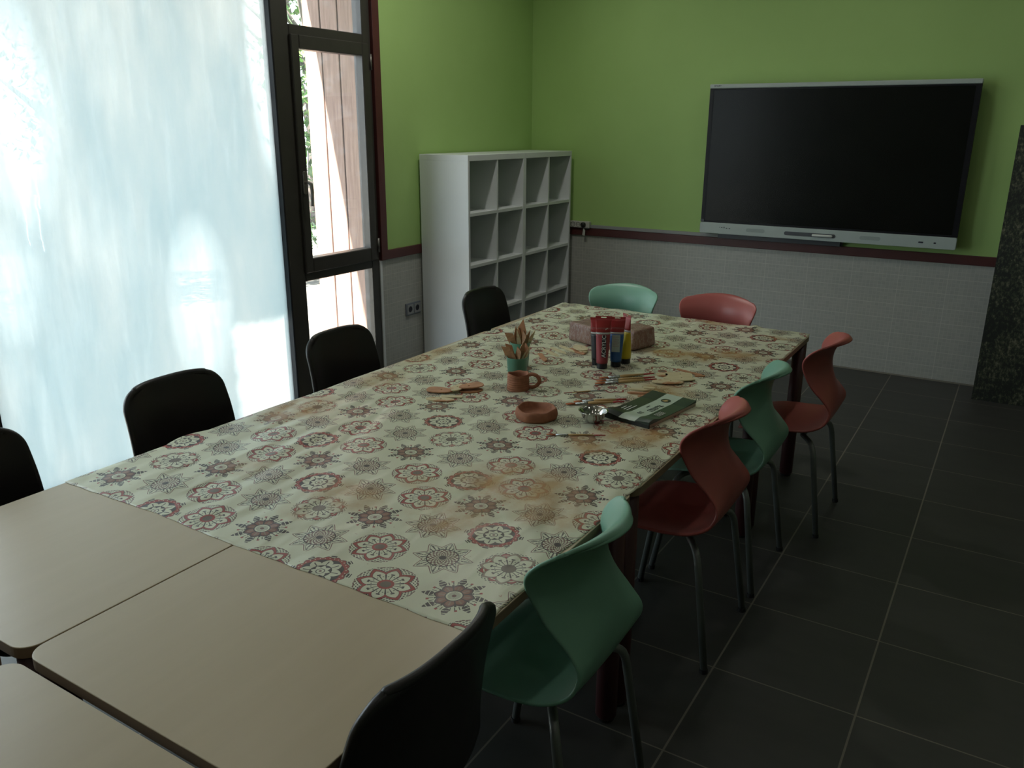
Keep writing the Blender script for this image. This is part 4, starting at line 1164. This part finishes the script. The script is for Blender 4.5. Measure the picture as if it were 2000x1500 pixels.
# brushes
def brush(x0, y0, x1, y1, rb, label, group, flat=True, z=0.0, tip='bristle'):
    """bristle end at (x0, y0), handle end at (x1, y1)"""
    L = math.hypot(x1-x0, y1-y0); a = math.atan2(y1-y0, x1-x0)
    t = thing('paint_brush', label, 'paint brush', (x0, y0, CZ+z+rb+0.0004), a, group)
    h0 = L*0.36
    bm = bmesh.new(); tube(bm, [(h0, 0, 0), (h0+L*.10, 0, 0), (L*.66, 0, 0), (L*.80, 0, 0)], [rb*.75, rb, rb*.8, rb*.62], 10)
    mesh_obj('handle', bm, M['brush_wood'], t, smooth=True)
    bm = bmesh.new(); tube(bm, [(L*.80, 0, 0), (L*.985, 0, 0), (L, 0, 0)], [rb*.64, rb*.5, rb*.25], 10)
    mesh_obj('painted_end', bm, M['brush_red'], t, smooth=True)
    bm = bmesh.new(); n = 12
    def rg(x, a_, b_): return [bm.verts.new((x, a_*math.cos(2*PI*k/n), b_*math.sin(2*PI*k/n))) for k in range(n)]
    w_ = rb*1.5 if flat else rb
    rs = [rg(h0+0.002, rb*.78, rb*.78), rg(h0-.006, rb*.85, rb*.85), rg(L*.16, w_, rb*.45)]
    for i in range(2):
        for k in range(n): bm.faces.new((rs[i][k], rs[i][(k+1) % n], rs[i+1][(k+1) % n], rs[i+1][k]))
    bm.faces.new(rs[0][::-1]); bm.faces.new(rs[-1])
    mesh_obj('ferrule', bm, M['ferrule'], t, smooth=True)
    bm = bmesh.new()
    rs = [rg(L*.16, w_*.95, rb*.42), rg(L*.07, w_*1.05, rb*.5), rg(0.0, w_*(.9 if flat else .15), rb*.12)]
    for i in range(2):
        for k in range(n): bm.faces.new((rs[i][k], rs[i][(k+1) % n], rs[i+1][(k+1) % n], rs[i+1][k]))
    bm.faces.new(rs[0][::-1]); bm.faces.new(rs[-1])
    mesh_obj('bristles', bm, M[tip], t, smooth=True)
GB = 'artist brushes lying on the cloth'
brush(2.385, 0.924, 2.548, 1.016, 0.0035, 'brush lying alone nearest the camera, below the steel bowl', GB)
brush(2.300, 1.215, 2.462, 1.350, 0.0058, 'front brush of the pair pointing at the drawing pad', GB)
brush(2.312, 1.252, 2.458, 1.379, 0.0058, 'rear brush of the pair pointing at the drawing pad', GB)
brush(2.345, 1.446, 2.232, 1.327, 0.0030, 'thin brush lying alone with its red end towards the mug', GB, False, tip='port')
brush(2.262, 1.560, 2.418, 1.735, 0.0058, 'farthest brush of the bundle beside the right pile of ribs', GB)
brush(2.270, 1.520, 2.440, 1.690, 0.0058, 'middle brush of the bundle beside the right pile of ribs', GB)
brush(2.280, 1.488, 2.456, 1.668, 0.0058, 'nearest brush of the bundle beside the right pile of ribs', GB)

# drawing pad
def pad():
    p0, p1, p2 = Vector((2.628, 1.118)), Vector((2.461, 1.180)), Vector((2.512, 1.486))
    ux = (p0-p1); uy = (p2-p1)
    W_, L_ = ux.length, uy.length
    ang = math.atan2(uy.y, uy.x)-PI/2
    t = thing('drawing_pad', 'drawing pad with black, pale green and dark green stripes', 'drawing pad', (p1.x, p1.y, CZ), ang)
    TH = 0.014
    def surf(x, y):
        f = y/L_
        return TH+0.008*math.exp(-((f-0.10)/0.10)**2)+0.006*max(0, (f-0.75))/0.25+0.0045*math.cos(x/W_*2*PI)*math.exp(-((f-0.02)/0.2)**2)
    mesh_obj('pages', B(0.001, W_-0.001, 0.001, L_-0.001, 0.0006, TH-0.002), M['paper_edge'], t)
    def stripe(x0, x1, mat, name, hole=None, under=False):
        bm = bmesh.new()
        n, m = 8, 40
        g = [[bm.verts.new((x0+(x1-x0)*i/n, L_*j/m, surf(x0+(x1-x0)*i/n, L_*j/m))) for j in range(m+1)] for i in range(n+1)]
        for i in range(n):
            for j in range(m): bm.faces.new((g[i][j], g[i+1][j], g[i+1][j+1], g[i][j+1]))
        bnd = [v for v in bm.verts]
        r = bmesh.ops.extrude_face_region(bm, geom=bm.faces[:])
        for v in [q for q in r['geom'] if isinstance(q, bmesh.types.BMVert)]: v.co.z = TH-0.002
        return mesh_obj(name, bm, mat, t, smooth=False)
    stripe(0, W_*.34, M['paper_black'], 'cover_stripe')
    c = stripe(W_*.34, W_*.70, M['paper_cream'], 'cover_stripe')
    stripe(W_*.70, W_, M['paper_green'], 'cover_stripe')
    mesh_obj('bound_edge', B(-0.0005, W_+0.0005, -0.0005, 0.006, 0.0, TH-0.001), M['paper_black'], t)
    y = L_*.80; x = W_*.52
    bm = bmesh.new(); prism(bm, circle(0.0175, 28), 0, 0.0005)
    h = mesh_obj('round_window', bm, M['paper_black'], c, loc=(x, y, surf(x, y)+0.0006)); h.rotation_euler = (R(1), 0, 0)
    bm = bmesh.new(); prism(bm, [(-.010, -.010), (.004, -.012), (.012, -.004), (.004, .002), (.008, .010), (-.002, .006), (-.004, -.002)], 0.0006, 0.001)
    mesh_obj('picture', bm, M['brush_wood'], h)
    for s_, sz, fx, fy, r_ in (('PAINTING', .017, .57, .50, 0), ('OIL + ACRYLIC', .0125, .64, .50, 0), ('PAPER', .008, .44, .50, 0)):
        yy = L_*fy; xx = W_*fx
        text('lettering', s_, sz, M['print_dark'], c, (xx, yy, surf(xx, yy)+0.0008), (0, 0, R(-90)), 0.0002)
    text('lettering', '36', .024, M['print_dark'], c, (W_*.52, L_*.27, surf(W_*.52, L_*.27)+0.002), (0, 0, R(-90)), 0.0002)
    bm = bmesh.new()
    for k in range(3): box(bm, W_*(.10+.07*k), W_*(.12+.07*k), L_*.24, L_*(.36+.04*k), surf(W_*.15, L_*.3)+.0004, surf(W_*.15, L_*.3)+.0012)
    mesh_obj('small_print', bm, M['print_white'], t)
    bm = bmesh.new()
    for k in range(4): box(bm, W_*(.78+.035*k), W_*(.79+.035*k), L_*.30, L_*.44, surf(W_*.85, L_*.37)+.0004, surf(W_*.85, L_*.37)+.0012)
    mesh_obj('small_print', bm, M['print_white'], t)
pad()
